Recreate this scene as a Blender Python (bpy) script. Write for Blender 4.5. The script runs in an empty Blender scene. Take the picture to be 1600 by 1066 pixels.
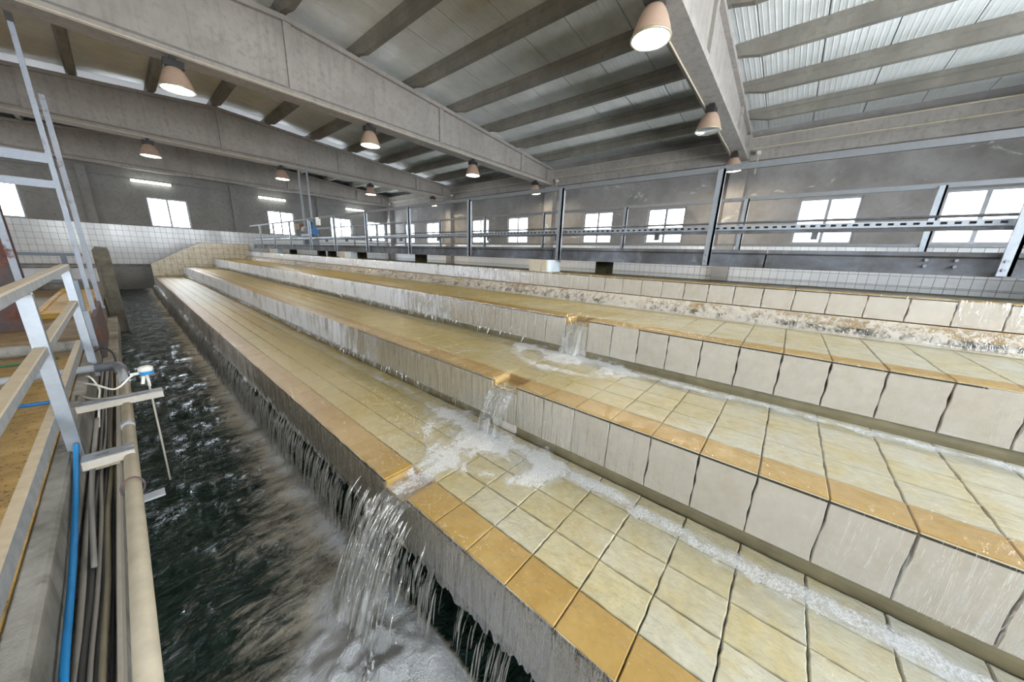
import bpy, bmesh, math, random
import numpy as np
from mathutils import Matrix, Vector

random.seed(7)
rng = np.random.default_rng(11)
scene = bpy.context.scene
col = scene.collection

# ------------------------------------------------------------------ units
# All builders take hall units: one unit = one 25 cm tile.  Z is shifted so that
# the floor of the basin lies at world zero.
S = 0.25
ZO = 12.0


def W(p):
    return (p[0] * S, p[1] * S, (p[2] + ZO) * S)


# ------------------------------------------------------------------ camera
F_PX, YAW, PITCH, ROLL = 504.7, math.radians(50.17), math.radians(14.46), math.radians(2.19)
fwd = Vector((math.sin(YAW) * math.cos(PITCH), math.cos(YAW) * math.cos(PITCH), -math.sin(PITCH)))
rgt = Vector((math.cos(YAW), -math.sin(YAW), 0.0))
upv = rgt.cross(fwd)
r2 = rgt * math.cos(ROLL) + upv * math.sin(ROLL)
u2 = -rgt * math.sin(ROLL) + upv * math.cos(ROLL)
cam_data = bpy.data.cameras.new('camera')
cam_data.sensor_width = 36.0
cam_data.lens = F_PX / 1600.0 * 36.0
cam_data.clip_start = 0.05
cam_data.clip_end = 500
cam = bpy.data.objects.new('camera', cam_data)
cam.matrix_world = Matrix(((r2.x, u2.x, -fwd.x, 0.0), (r2.y, u2.y, -fwd.y, 0.0), (r2.z, u2.z, -fwd.z, ZO * S), (0, 0, 0, 1)))
col.objects.link(cam)
scene.camera = cam

# ------------------------------------------------------------------ world, exposure
world = bpy.data.worlds.new('world')
scene.world = world
world.use_nodes = True
wn = world.node_tree
bg = wn.nodes['Background']
SKY = 40.0
bg.inputs['Color'].default_value = (0.89, 0.945, 1.0, 1)
bg.inputs['Strength'].default_value = SKY
LAMP_W = 50.0          # watts of one high-bay lamp
TUBE_E = 9.0           # emission of a fluorescent tube
vs = scene.view_settings
vs.view_transform = 'Standard'
vs.look = 'None'
vs.exposure = 0.04
vs.gamma = 1.0
vs.use_curve_mapping = False
scene.cycles.max_bounces = 10
scene.cycles.diffuse_bounces = 6
scene.cycles.glossy_bounces = 4
scene.cycles.transparent_max_bounces = 16
scene.cycles.caustics_reflective = False
scene.cycles.caustics_refractive = False
scene.cycles.sample_clamp_indirect = 8.0

# ------------------------------------------------------------------ material kit
MATS = {}


class NT:
    """thin wrapper round a node tree"""

    def __init__(self, name):
        self.m = bpy.data.materials.new(name)
        self.m.use_nodes = True
        self.t = self.m.node_tree
        self.t.nodes.clear()
        self.out = self.t.nodes.new('ShaderNodeOutputMaterial')
        self.pos = self.n('ShaderNodeNewGeometry').outputs['Position']

    def n(self, typ, **kw):
        nd = self.t.nodes.new(typ)
        for k, v in kw.items():
            setattr(nd, k, v)
        return nd

    def put(self, sock, v):
        if hasattr(v, 'is_linked') or hasattr(v, 'links'):
            self.t.links.new(v, sock)
        elif isinstance(v, (tuple, list)):
            v = tuple(v)
            if len(v) == 3 and len(sock.default_value) == 4:
                v = v + (1.0,)
            sock.default_value = v
        else:
            sock.default_value = v

    def mapping(self, scale, vec=None, loc=(0, 0, 0)):
        nd = self.n('ShaderNodeMapping')
        self.put(nd.inputs['Vector'], vec if vec is not None else self.pos)
        nd.inputs['Scale'].default_value = scale
        nd.inputs['Location'].default_value = loc
        return nd.outputs['Vector']

    def noise(self, scale=5.0, detail=4.0, rough=0.55, vec=None, dist=0.0, stretch=None):
        nd = self.n('ShaderNodeTexNoise')
        v = vec if vec is not None else self.pos
        if stretch is not None:
            v = self.mapping(stretch, v)
        self.put(nd.inputs['Vector'], v)
        nd.inputs['Scale'].default_value = scale
        nd.inputs['Detail'].default_value = detail
        nd.inputs['Roughness'].default_value = rough
        nd.inputs['Distortion'].default_value = dist
        return nd.outputs['Fac']

    def ramp(self, fac, stops, interp='LINEAR'):
        nd = self.n('ShaderNodeValToRGB')
        cr = nd.color_ramp
        cr.interpolation = interp
        while len(cr.elements) < len(stops):
            cr.elements.new(0.5)
        for e, (p, c) in zip(cr.elements, stops):
            e.position = p
            if not isinstance(c, (tuple, list)):
                c = (c, c, c)
            e.color = (c[0], c[1], c[2], 1)
        self.put(nd.inputs['Fac'], fac)
        return nd.outputs['Color']

    def math(self, op, a, b=0.0, clamp=False):
        nd = self.n('ShaderNodeMath', operation=op, use_clamp=clamp)
        self.put(nd.inputs[0], a)
        self.put(nd.inputs[1], b)
        return nd.outputs[0]

    def step(self, v, lo, hi):
        nd = self.n('ShaderNodeMapRange', interpolation_type='SMOOTHSTEP')
        self.put(nd.inputs['Value'], v)
        nd.inputs['From Min'].default_value = lo
        nd.inputs['From Max'].default_value = hi
        return nd.outputs['Result']

    def mix(self, fac, a, b, mode='MIX'):
        nd = self.n('ShaderNodeMix', data_type='RGBA', blend_type=mode)
        self.put(nd.inputs[0], fac)
        self.put(nd.inputs[6], a)
        self.put(nd.inputs[7], b)
        return nd.outputs[2]

    def bump(self, height, strength=0.3, dist=0.02, normal=None):
        nd = self.n('ShaderNodeBump')
        self.put(nd.inputs['Height'], height)
        nd.inputs['Strength'].default_value = strength
        nd.inputs['Distance'].default_value = dist
        if normal is not None:
            self.put(nd.inputs['Normal'], normal)
        return nd.outputs['Normal']

    def rand(self):
        return self.n('ShaderNodeObjectInfo').outputs['Random']

    def sep(self, vec=None):
        nd = self.n('ShaderNodeSeparateXYZ')
        self.put(nd.inputs[0], vec if vec is not None else self.pos)
        return nd.outputs

    def attr(self, name):
        return self.n('ShaderNodeAttribute', attribute_name=name).outputs['Fac']

    def principled(self, color, rough=0.6, metal=0.0, normal=None, spec=0.5, ior=1.45, **kw):
        b = self.n('ShaderNodeBsdfPrincipled')
        self.put(b.inputs['Base Color'], color)
        self.put(b.inputs['Roughness'], rough)
        self.put(b.inputs['Metallic'], metal)
        self.put(b.inputs['Specular IOR Level'], spec)
        self.put(b.inputs['IOR'], ior)
        if normal is not None:
            self.put(b.inputs['Normal'], normal)
        for k, v in kw.items():
            self.put(b.inputs[k], v)
        return b.outputs[0]

    def mixsh(self, fac, a, b):
        nd = self.n('ShaderNodeMixShader')
        self.put(nd.inputs[0], fac)
        self.t.links.new(a, nd.inputs[1])
        self.t.links.new(b, nd.inputs[2])
        return nd.outputs[0]

    def done(self, sh):
        self.t.links.new(sh, self.out.inputs['Surface'])
        MATS[self.m.name] = self.m
        return self.m


def mat_plain(name, c, rough=0.6, metal=0.0, var=0.12, scale=6.0, spec=0.5):
    n = NT(name)
    f = n.noise(scale, 5)
    c0 = tuple(x * (1 - var) for x in c)
    c1 = tuple(min(1, x * (1 + var)) for x in c)
    return n.done(n.principled(n.ramp(f, [(0.3, c0), (0.7, c1)]), rough, metal, n.bump(f, 0.15, 0.004), spec))


def mat_concrete(name, c, dark, streak=0.0, patch=None, scale=1.0, bump=0.35):
    n = NT(name)
    a = n.noise(1.1 * scale, 7, 0.6)
    b = n.noise(9 * scale, 6, 0.65)
    base = n.ramp(a, [(0.32, dark), (0.6, c)])
    base = n.mix(n.step(b, 0.45, 0.75), base, tuple(x * 0.72 for x in c))
    if streak:
        s = n.noise(1.0, 6, 0.6, stretch=(9, 9, 0.55))
        base = n.mix(n.math('MULTIPLY', n.step(s, 0.5, 0.72), streak), base, tuple(x * 0.5 for x in dark))
        s2 = n.noise(1.0, 5, 0.6, stretch=(14, 14, 0.4), dist=0.3)
        base = n.mix(n.math('MULTIPLY', n.step(s2, 0.55, 0.75), streak * 0.6), base, tuple(min(1, x * 1.3) for x in c))
    if patch:
        p = n.noise(0.55, 8, 0.7, dist=0.6)
        base = n.mix(n.math('MULTIPLY', n.step(p, 0.6, 0.68), 0.8), base, patch)
    fine = n.noise(60 * scale, 4, 0.6)
    nm = n.bump(n.math('ADD', b, n.math('MULTIPLY', fine, 0.5)), bump, 0.012)
    return n.done(n.principled(base, 0.9, 0, nm, 0.25))


def mat_tile(name, c, alt, stain, stain_amt=0.5, rough=0.25, var=0.1, algae=None, spec=0.5):
    n = NT(name)
    r = n.rand()
    base = n.mix(n.math('MULTIPLY', r, 0.9), c, alt)
    m = n.noise(7, 6, 0.6, dist=0.4)
    base = n.mix(n.math('MULTIPLY', n.step(m, 0.42, 0.72), stain_amt), base, stain)
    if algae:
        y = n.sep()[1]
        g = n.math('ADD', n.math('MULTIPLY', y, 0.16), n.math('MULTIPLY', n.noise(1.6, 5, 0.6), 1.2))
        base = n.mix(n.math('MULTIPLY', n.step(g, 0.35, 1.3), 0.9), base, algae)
    v = n.noise(22, 4, 0.6)
    base = n.mix(var, base, n.ramp(v, [(0.3, 0.25), (0.7, 0.9)]), 'OVERLAY')
    return n.done(n.principled(base, rough, 0, n.bump(v, 0.12, 0.004), spec))


concrete = mat_concrete('concrete_beam', (0.385, 0.35, 0.32), (0.31, 0.28, 0.255), streak=0.28)
concrete_purlin = mat_concrete('concrete_purlin', (0.27, 0.25, 0.215), (0.18, 0.165, 0.14))
concrete_dark = mat_concrete('concrete_dark', (0.10, 0.095, 0.09), (0.04, 0.04, 0.038), streak=0.3)
concrete_moss = mat_concrete('concrete_mossy', (0.20, 0.185, 0.155), (0.07, 0.065, 0.05), streak=0.6, scale=2.5, bump=0.8)
concrete_old = mat_concrete('concrete_old', (0.36, 0.34, 0.31), (0.13, 0.12, 0.105), streak=0.5, scale=2.0, bump=0.8)
plaster = mat_concrete('plaster_far', (0.27, 0.26, 0.25), (0.22, 0.21, 0.20))


def mat_wall_right():
    n = NT('plaster_right')
    a = n.noise(0.8, 7, 0.62)
    b = n.noise(5, 6, 0.7)
    base = n.ramp(a, [(0.3, (0.21, 0.195, 0.185)), (0.62, (0.33, 0.31, 0.30))])
    base = n.mix(n.math('MULTIPLY', n.step(b, 0.48, 0.7), 0.35), base, (0.2, 0.185, 0.17))
    # flaking lime and damp marks
    p = n.noise(0.9, 9, 0.72, dist=0.9, stretch=(1, 0.7, 1.6))
    base = n.mix(n.math('MULTIPLY', n.step(p, 0.60, 0.66), 0.75), base, (0.62, 0.60, 0.56))
    q = n.noise(0.7, 6, 0.7, dist=0.5)
    base = n.mix(n.math('MULTIPLY', n.step(q, 0.6, 0.75), 0.55), base, (0.13, 0.12, 0.11))
    return n.done(n.principled(base, 0.9, 0, n.bump(b, 0.5, 0.02), 0.2))


plaster_right = mat_wall_right()


def mat_roof():
    n = NT('roof_sheet')
    y = n.sep()[1]
    w = n.n('ShaderNodeTexWave', wave_type='BANDS', bands_direction='Y', wave_profile='SIN')
    n.put(w.inputs['Vector'], n.pos)
    w.inputs['Scale'].default_value = 3.2
    w.inputs['Distortion'].default_value = 0.0
    w2 = n.n('ShaderNodeTexWave', wave_type='BANDS', bands_direction='Y', wave_profile='SIN')
    n.put(w2.inputs['Vector'], n.pos)
    w2.inputs['Scale'].default_value = 12.0
    dirt = n.noise(2.5, 6, 0.65)
    base = n.ramp(dirt, [(0.3, (0.72, 0.73, 0.70)), (0.65, (0.85, 0.86, 0.85))])
    h = n.math('ADD', n.math('POWER', w.outputs['Fac'], 6.0), n.math('MULTIPLY', n.math('POWER', w2.outputs['Fac'], 3.0), 0.35))
    return n.done(n.principled(base, 0.28, 0, n.bump(h, 0.5, 0.012), 0.6))


roof_mat = mat_roof()


def mat_skylight():
    n = NT('translucent_sheet')
    df = n.n('ShaderNodeBsdfDiffuse')
    n.put(df.inputs[0], (0.6, 0.6, 0.58))
    tl = n.n('ShaderNodeBsdfTranslucent')
    n.put(tl.inputs[0], (0.30, 0.30, 0.31))
    return n.done(n.mixsh(0.26, df.outputs[0], tl.outputs[0]))


skylight_m = mat_skylight()


def mat_steel(name, c=(0.46, 0.48, 0.50), rust=0.0, rough=0.42, metal=0.75):
    n = NT(name)
    v = n.n('ShaderNodeTexVoronoi')
    n.put(v.inputs['Vector'], n.pos)
    v.inputs['Scale'].default_value = 38
    s = n.noise(14, 5, 0.6)
    base = n.mix(0.5, n.mix(s, tuple(x * 0.72 for x in c), tuple(min(1, x * 1.15) for x in c)), n.mix(v.outputs['Color'], tuple(x * 0.85 for x in c), c))
    mt = metal
    if rust:
        r = n.noise(4.5, 7, 0.7)
        f = n.step(r, 0.62 - rust * 0.3, 0.72 - rust * 0.25)
        base = n.mix(f, base, n.ramp(n.noise(18, 4), [(0.3, (0.07, 0.025, 0.02)), (0.7, (0.17, 0.075, 0.05))]))
        mt = n.math('SUBTRACT', metal, f, True)
    return n.done(n.principled(base, rough, mt, n.bump(s, 0.15, 0.003)))


galv = mat_steel('galvanised_steel', (0.36, 0.39, 0.43))
def mat_dusted():
    n = NT('galvanised_dust_topped')
    g = n.n('ShaderNodeNewGeometry')
    nz = n.sep(g.outputs['Normal'])[2]
    s = n.noise(16, 5, 0.6)
    f = n.step(n.math('ADD', nz, n.math('MULTIPLY', n.math('SUBTRACT', s, 0.5), 0.8)), 0.35, 0.8)
    base = n.mix(f, n.ramp(s, [(0.3, (0.33, 0.35, 0.37)), (0.7, (0.50, 0.52, 0.55))]), n.ramp(s, [(0.3, (0.47, 0.37, 0.24)), (0.7, (0.58, 0.48, 0.34))]))
    return n.done(n.principled(base, 0.55, n.math('MULTIPLY', n.math('SUBTRACT', 1.0, f), 0.45), n.bump(s, 0.15, 0.003)))


galv_top = mat_dusted()
galv_dusty = mat_steel('galvanised_dusty', (0.52, 0.47, 0.40), 0.0, 0.7, 0.25)
galv_rust = mat_steel('galvanised_rusty', (0.27, 0.29, 0.33), 0.2, 0.5, 0.5)
galv_rail = mat_steel('galvanised_dull', (0.20, 0.21, 0.225), 0.05, 0.6, 0.3)
rusty = mat_steel('rusted_steel', (0.11, 0.085, 0.085), 0.5, 0.8, 0.2)
def mat_deck():
    n = NT('weathered_deck_beam')
    a = n.noise(1.6, 8, 0.7, dist=0.5)
    b = n.noise(1.0, 6, 0.65, stretch=(7, 7, 1.5))
    base = n.ramp(a, [(0.30, (0.055, 0.05, 0.045)), (0.48, (0.11, 0.115, 0.13)), (0.62, (0.17, 0.185, 0.22)), (0.72, (0.34, 0.36, 0.40))])
    base = n.mix(n.math('MULTIPLY', n.step(b, 0.55, 0.72), 0.45), base, (0.30, 0.32, 0.36))
    return n.done(n.principled(base, 0.65, 0.15, n.bump(a, 0.25, 0.01)))


deck_steel = mat_deck()
grey_plastic = mat_plain('grey_plastic', (0.36, 0.38, 0.41), 0.45)
dark_plastic = mat_plain('dark_grey_plastic', (0.11, 0.115, 0.13), 0.45)
pvc = mat_plain('dusty_pvc', (0.47, 0.41, 0.31), 0.55, var=0.16, scale=9)
blue_hose = mat_plain('blue_hose', (0.02, 0.23, 0.55), 0.35)
blue_paint = mat_plain('blue_paint', (0.02, 0.13, 0.36), 0.4)
black_rubber = mat_plain('black_cable', (0.03, 0.03, 0.032), 0.5)
grey_cable = mat_plain('grey_cable', (0.22, 0.20, 0.18), 0.6)
tan_cable = mat_plain('dusty_cable', (0.25, 0.215, 0.15), 0.7)
white_plastic = mat_plain('white_plastic', (0.72, 0.70, 0.64), 0.4)
white_paint = mat_plain('white_paint', (0.70, 0.70, 0.72), 0.5)
alu = mat_plain('window_aluminium', (0.30, 0.305, 0.32), 0.4, 0.3)
shade_mat = mat_plain('lamp_shade_enamel', (0.42, 0.29, 0.215), 0.45, var=0.08)
black_box = mat_plain('lamp_gear_black', (0.025, 0.022, 0.02), 0.5)
rim_mat = mat_plain('lamp_rim', (0.55, 0.5, 0.36), 0.35, 0.6)
conduit_mat = mat_plain('conduit_cream', (0.55, 0.47, 0.35), 0.55)
yellow_wood = mat_plain('yellow_board', (0.62, 0.40, 0.10), 0.6, var=0.22, scale=4)
grey_paint = mat_plain('blue_grey_paint', (0.20, 0.24, 0.30), 0.5)
grout = mat_plain('grout', (0.045, 0.038, 0.026), 0.85, var=0.3, scale=14)
grout_wall = mat_plain('grout_wall', (0.20, 0.19, 0.19), 0.85, var=0.2)
foot_tile = mat_plain('shaded_foot_tile', (0.27, 0.235, 0.15), 0.6, var=0.25, scale=7)  # tile tone dimmed to paint the shade below the upper risers
recess_shade = mat_plain('recess_shade_black', (0.012, 0.014, 0.012), 0.5)  # near-black colour paints the shade of the recess under the lowest lip
algae_stone = mat_plain('algae_stone', (0.085, 0.07, 0.03), 0.7, var=0.4, scale=9)

cap_tile_m = mat_tile('cap_tile_ochre', (0.46, 0.31, 0.125), (0.52, 0.37, 0.17), (0.36, 0.21, 0.06), 0.55, 0.5, 0.1, (0.34, 0.205, 0.045), spec=0.12)
riser_tile_m = mat_tile('riser_tile_white', (0.57, 0.535, 0.51), (0.62, 0.585, 0.565), (0.46, 0.40, 0.31), 0.3, 0.5, spec=0.12)
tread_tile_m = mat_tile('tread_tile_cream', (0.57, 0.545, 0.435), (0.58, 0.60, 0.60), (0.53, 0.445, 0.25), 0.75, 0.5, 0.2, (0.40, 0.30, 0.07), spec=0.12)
riser_low_m = mat_tile('riser_tile_tan', (0.52, 0.43, 0.31), (0.57, 0.49, 0.37), (0.40, 0.30, 0.16), 0.4, 0.5, spec=0.12)
wall_tile_m = mat_tile('wall_tile_white', (0.66, 0.66, 0.68), (0.72, 0.72, 0.73), (0.55, 0.52, 0.48), 0.25, 0.14)
pier_tile_m = mat_tile('pier_tile_buff', (0.60, 0.53, 0.42), (0.64, 0.58, 0.48), (0.45, 0.30, 0.10), 0.5, 0.2)
sluice_blue_m = mat_plain('pale_blue_tile', (0.60, 0.66, 0.72), 0.2)


def mat_platform():
    n = NT('platform_ochre')
    a = n.noise(2.2, 7, 0.65, dist=0.5, stretch=(1, 1.8, 1))
    base = n.ramp(a, [(0.28, (0.16, 0.10, 0.045)), (0.5, (0.40, 0.245, 0.075)), (0.72, (0.58, 0.42, 0.19))])
    sp = n.noise(45, 3, 0.7)
    base = n.mix(n.step(sp, 0.60, 0.66), base, (0.03, 0.02, 0.012))
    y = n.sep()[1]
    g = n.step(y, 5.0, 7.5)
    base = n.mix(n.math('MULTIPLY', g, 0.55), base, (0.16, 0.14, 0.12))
    return n.done(n.principled(base, 0.6, 0, n.bump(sp, 0.4, 0.006), 0.4))


platform_m = mat_platform()


def mat_glass(name, tint):
    n = NT(name)
    tr = n.n('ShaderNodeBsdfTransparent')
    n.put(tr.inputs[0], tint)
    gl = n.n('ShaderNodeBsdfGlossy')
    gl.inputs['Roughness'].default_value = 0.02
    return n.done(n.mixsh(0.06, tr.outputs[0], gl.outputs[0]))


glass = mat_glass('window_glass', (0.95, 0.96, 0.96))
glass_far = mat_glass('window_glass_far', (0.86, 0.88, 0.90))
glass_dusty = mat_glass('window_glass_dusty', (0.55, 0.55, 0.545))  # grey pane tint put in to dim the sky glare through side windows


def mat_emit(name, c, s):
    n = NT(name)
    e = n.n('ShaderNodeEmission')
    n.put(e.inputs[0], c)
    e.inputs[1].default_value = s
    return n.done(e.outputs[0])


lens_on = mat_emit('lamp_lens_lit', (1.0, 0.93, 0.76), 14.0)
tube_on = mat_emit('tube_lit', (0.93, 1.0, 0.92), TUBE_E)
lens_off = mat_plain('lamp_lens_unlit', (0.75, 0.77, 0.78), 0.12, 0.7)


def mat_film(name, tint, streak=False, foam_glare_col=(0.80, 0.78, 0.72), bump_s=0.5, haze=0.0, refl=0.5, flow=(7, 10, 1.7)):
    """thin clear water over tiles: see-through, with surface reflections and aerated patches, on far risers also painted window glare"""
    n = NT(name)
    if streak:
        h = n.noise(1.0, 5, 0.6, stretch=(9, 17, 2.2), dist=0.5)
        h2 = n.noise(1.0, 4, 0.6, stretch=(20, 42, 5.0), dist=0.4)
        h = n.math('ADD', h, n.math('MULTIPLY', h2, 0.5))
    else:
        h1 = n.noise(1.0, 5, 0.6, stretch=(11, 9, 9), dist=0.35)
        h2 = n.noise(1.0, 4, 0.55, stretch=(40, 34, 34), dist=0.3)
        h = n.math('ADD', h1, n.math('MULTIPLY', h2, 0.35))
    nm = n.bump(h, bump_s, 0.035 if not streak else 0.03)
    fr = n.n('ShaderNodeFresnel')
    fr.inputs['IOR'].default_value = 1.33
    n.put(fr.inputs['Normal'], nm)
    tr = n.n('ShaderNodeBsdfTransparent')
    n.put(tr.inputs[0], tint)
    gl = n.n('ShaderNodeBsdfGlossy')
    gl.inputs['Roughness'].default_value = 0.05
    n.put(gl.inputs['Normal'], nm)
    sh = n.mixsh(n.math('MULTIPLY', fr.outputs[0], refl, True), tr.outputs[0], gl.outputs[0])
    df = n.n('ShaderNodeBsdfDiffuse')
    n.put(df.inputs[0], foam_glare_col)
    fo = n.attr('foam')
    ns = n.noise(1.0, 8, 0.72, stretch=(9, 9, 9) if not streak else flow, dist=0.8)
    fine = n.noise(120, 3, 0.7)
    ns = n.math('ADD', n.math('MULTIPLY', ns, 0.8), n.math('MULTIPLY', fine, 0.22))
    big = n.noise(2.2, 4, 0.6)
    ns2 = n.math('ADD', n.math('MULTIPLY', n.math('SUBTRACT', ns, 0.5), 1.7), n.math('MULTIPLY', n.math('SUBTRACT', big, 0.5), 0.9))
    m = n.step(n.math('ADD', n.math('MULTIPLY', fo, n.math('ADD', ns, 0.5)), n.math('MULTIPLY', ns2, n.math('MULTIPLY', fo, 1.6, True))), 0.30, 0.80)
    m = n.math('MULTIPLY', m, 0.75) if streak else n.math('MULTIPLY', m, n.math('ADD', 0.34, n.math('MULTIPLY', n.step(fine, 0.3, 0.75), 0.42)))
    if haze:
        m = n.math('MAXIMUM', m, n.math('MULTIPLY', n.step(ns, 0.45, 0.75), haze))
    return n.done(n.mixsh(m, sh, df.outputs[0]))


film_m = mat_film('tread_water', (0.96, 0.945, 0.89), False, (0.84, 0.86, 0.91), 0.65, refl=0.29)
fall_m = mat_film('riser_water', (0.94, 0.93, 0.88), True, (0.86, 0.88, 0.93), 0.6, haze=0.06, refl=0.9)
fall_low_m = mat_film('low_riser_water', (0.93, 0.91, 0.86), True, (0.60, 0.55, 0.48), 0.8, haze=0.12, refl=0.85)
rough_m = mat_film('tumbling_water', (0.9, 0.88, 0.8), True, (0.56, 0.52, 0.46), 1.1, haze=0.85, refl=0.45, flow=(22, 22, 16))
stream_m = mat_film('spill_water', (0.86, 0.88, 0.88), True, (0.80, 0.80, 0.80), 1.2, haze=0.75)


def mat_pool():
    n = NT('basin_water')
    h1 = n.noise(1.0, 6, 0.62, stretch=(6, 10, 6), dist=0.9)
    h2 = n.noise(1.0, 4, 0.6, stretch=(22, 36, 22), dist=0.6)
    h = n.math('ADD', h1, n.math('MULTIPLY', h2, 0.35))
    nm = n.bump(h, 1.0, 0.085)
    wat = n.principled((0.004, 0.017, 0.011), 0.04, 0, nm, 0.5, 1.33)
    fo = n.attr('foam')
    a = n.noise(1.0, 8, 0.72, stretch=(6.5, 14, 6), dist=1.0)
    fine = n.noise(60, 3, 0.7)
    b = n.noise(1.0, 6, 0.7, stretch=(2.4, 5.0, 2.4), dist=0.8)
    ns = n.math('ADD', n.math('MULTIPLY', n.math('SUBTRACT', a, 0.5), 1.5), n.math('ADD', n.math('MULTIPLY', n.math('SUBTRACT', b, 0.5), 1.1), n.math('MULTIPLY', n.math('SUBTRACT', fine, 0.5), 0.35)))
    m = n.step(n.math('ADD', fo, ns), 0.12, 0.85)
    fc = n.mix(n.step(fo, 0.55, 0.95), (0.74, 0.66, 0.54), (0.93, 0.94, 0.97))
    foam = n.principled(fc, 0.7, 0, n.bump(n.math('ADD', a, fine), 0.9, 0.06), 0.3)
    return n.done(n.mixsh(n.math('MULTIPLY', m, 0.9), wat, foam))


pool_m = mat_pool()


def mat_channel():
    n = NT('channel_water')
    nm = n.bump(n.noise(3, 3), 0.04, 0.02)
    return n.done(n.principled((0.02, 0.04, 0.04), 0.03, 0, nm, 0.5, 1.33))


channel_m = mat_channel()


def mat_strand():
    n = NT('falling_drops')
    tr = n.n('ShaderNodeBsdfTransparent')
    gl = n.n('ShaderNodeBsdfGlossy')
    gl.inputs['Roughness'].default_value = 0.15
    df = n.n('ShaderNodeBsdfDiffuse')
    n.put(df.inputs[0], (0.62, 0.60, 0.54))
    a = n.mixsh(0.45, gl.outputs[0], df.outputs[0])
    ns = n.noise(1.0, 5, 0.65, stretch=(30, 30, 5))
    return n.done(n.mixsh(n.math('MULTIPLY', n.step(ns, 0.35, 0.65), 0.62), tr.outputs[0], a))


strand_m = mat_strand()


def mat_froth():
    n = NT('froth')
    b = n.noise(28, 5, 0.7)
    return n.done(n.principled(n.ramp(b, [(0.3, (0.58, 0.58, 0.58)), (0.7, (0.82, 0.83, 0.85))]), 0.6, 0, n.bump(b, 0.9, 0.03), 0.4))


froth_m = mat_froth()

# ------------------------------------------------------------------ mesh kit


class MB:
    def __init__(self):
        self.v = []
        self.f = []

    def add(self, verts, faces):
        o = len(self.v)
        self.v.extend([tuple(map(float, p)) for p in verts])
        self.f.extend([tuple(i + o for i in q) for q in faces])
        return self

    def box(self, x0, x1, y0, y1, z0, z1):
        v = [(x0, y0, z0), (x1, y0, z0), (x1, y1, z0), (x0, y1, z0), (x0, y0, z1), (x1, y0, z1), (x1, y1, z1), (x0, y1, z1)]
        return self.add(v, [(0, 3, 2, 1), (4, 5, 6, 7), (0, 1, 5, 4), (1, 2, 6, 5), (2, 3, 7, 6), (3, 0, 4, 7)])

    def cbox(self, x0, x1, y0, y1, z0, z1, c):
        """box with a chamfered outline on every edge of its top and bottom"""
        x0, x1, y0, y1, z0, z1 = min(x0, x1), max(x0, x1), min(y0, y1), max(y0, y1), min(z0, z1), max(z0, z1)
        def ring(d, z):
            return [(x0 + d, y0 + d, z), (x1 - d, y0 + d, z), (x1 - d, y1 - d, z), (x0 + d, y1 - d, z)]
        v = ring(c, z0) + ring(0, z0 + c) + ring(0, z1 - c) + ring(c, z1)
        f = [(3, 2, 1, 0), (12, 13, 14, 15)]
        for k in range(3):
            for i in range(4):
                j = (i + 1) % 4
                f.append((k * 4 + i, k * 4 + j, k * 4 + 4 + j, k * 4 + 4 + i))
        return self.add(v, f)

    def prism(self, poly, axis, a, b):
        """extrude a 2-D polygon along an axis: 'x' takes (y,z), 'y' takes (x,z), 'z' takes (x,y)"""
        def P(p, t):
            return {'x': (t, p[0], p[1]), 'y': (p[0], t, p[1]), 'z': (p[0], p[1], t)}[axis]
        n = len(poly)
        v = [P(p, a) for p in poly] + [P(p, b) for p in poly]
        f = [tuple(range(n))[::-1], tuple(range(n, 2 * n))]
        for i in range(n):
            j = (i + 1) % n
            f.append((i, j, n + j, n + i))
        return self.add(v, f)

    def tube(self, pts, r, n=10, cap=True):
        pts = [Vector(p) for p in pts]
        rs = r if isinstance(r, (list, tuple)) else [r] * len(pts)
        rings = []
        prev = None
        for i, p in enumerate(pts):
            if i == 0:
                t = pts[1] - pts[0]
            elif i == len(pts) - 1:
                t = pts[-1] - pts[-2]
            else:
                t = (pts[i + 1] - pts[i]).normalized() + (pts[i] - pts[i - 1]).normalized()
            t.normalize()
            if prev is None:
                a = t.cross(Vector((0, 0, 1)))
                if a.length < 1e-3:
                    a = t.cross(Vector((1, 0, 0)))
            else:
                a = prev - t * prev.dot(t)
            a.normalize()
            prev = a
            b = t.cross(a)
            rings.append([p + (a * math.cos(2 * math.pi * k / n) + b * math.sin(2 * math.pi * k / n)) * rs[i] for k in range(n)])
        v = [q for rg in rings for q in rg]
        f = []
        for i in range(len(rings) - 1):
            for k in range(n):
                j = (k + 1) % n
                f.append((i * n + k, i * n + j, (i + 1) * n + j, (i + 1) * n + k))
        if cap:
            f.append(tuple(range(n))[::-1])
            f.append(tuple((len(rings) - 1) * n + k for k in range(n)))
        return self.add(v, f)

    def lathe(self, prof, c, n=24, cap=False):
        v = []
        for r, z in prof:
            for k in range(n):
                a = 2 * math.pi * k / n
                v.append((c[0] + r * math.cos(a), c[1] + r * math.sin(a), c[2] + z))
        f = []
        for i in range(len(prof) - 1):
            for k in range(n):
                j = (k + 1) % n
                f.append((i * n + k, i * n + j, (i + 1) * n + j, (i + 1) * n + k))
        if cap:
            f.append(tuple(range(n))[::-1])
            f.append(tuple((len(prof) - 1) * n + k for k in range(n)))
        return self.add(v, f)

    def beam(self, p, q, w, h=None):
        """rectangular bar from p to q"""
        h = h or w
        p, q = Vector(p), Vector(q)
        t = (q - p).normalized()
        a = t.cross(Vector((0, 0, 1)))
        if a.length < 1e-3:
            a = Vector((1, 0, 0))
        a.normalize()
        b = a.cross(t)
        v = []
        for e in (p, q):
            for sa, sb in ((-1, -1), (1, -1), (1, 1), (-1, 1)):
                v.append(e + a * (sa * w / 2) + b * (sb * h / 2))
        return self.add(v, [(0, 1, 2, 3), (7, 6, 5, 4), (0, 4, 5, 1), (1, 5, 6, 2), (2, 6, 7, 3), (3, 7, 4, 0)])


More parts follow.
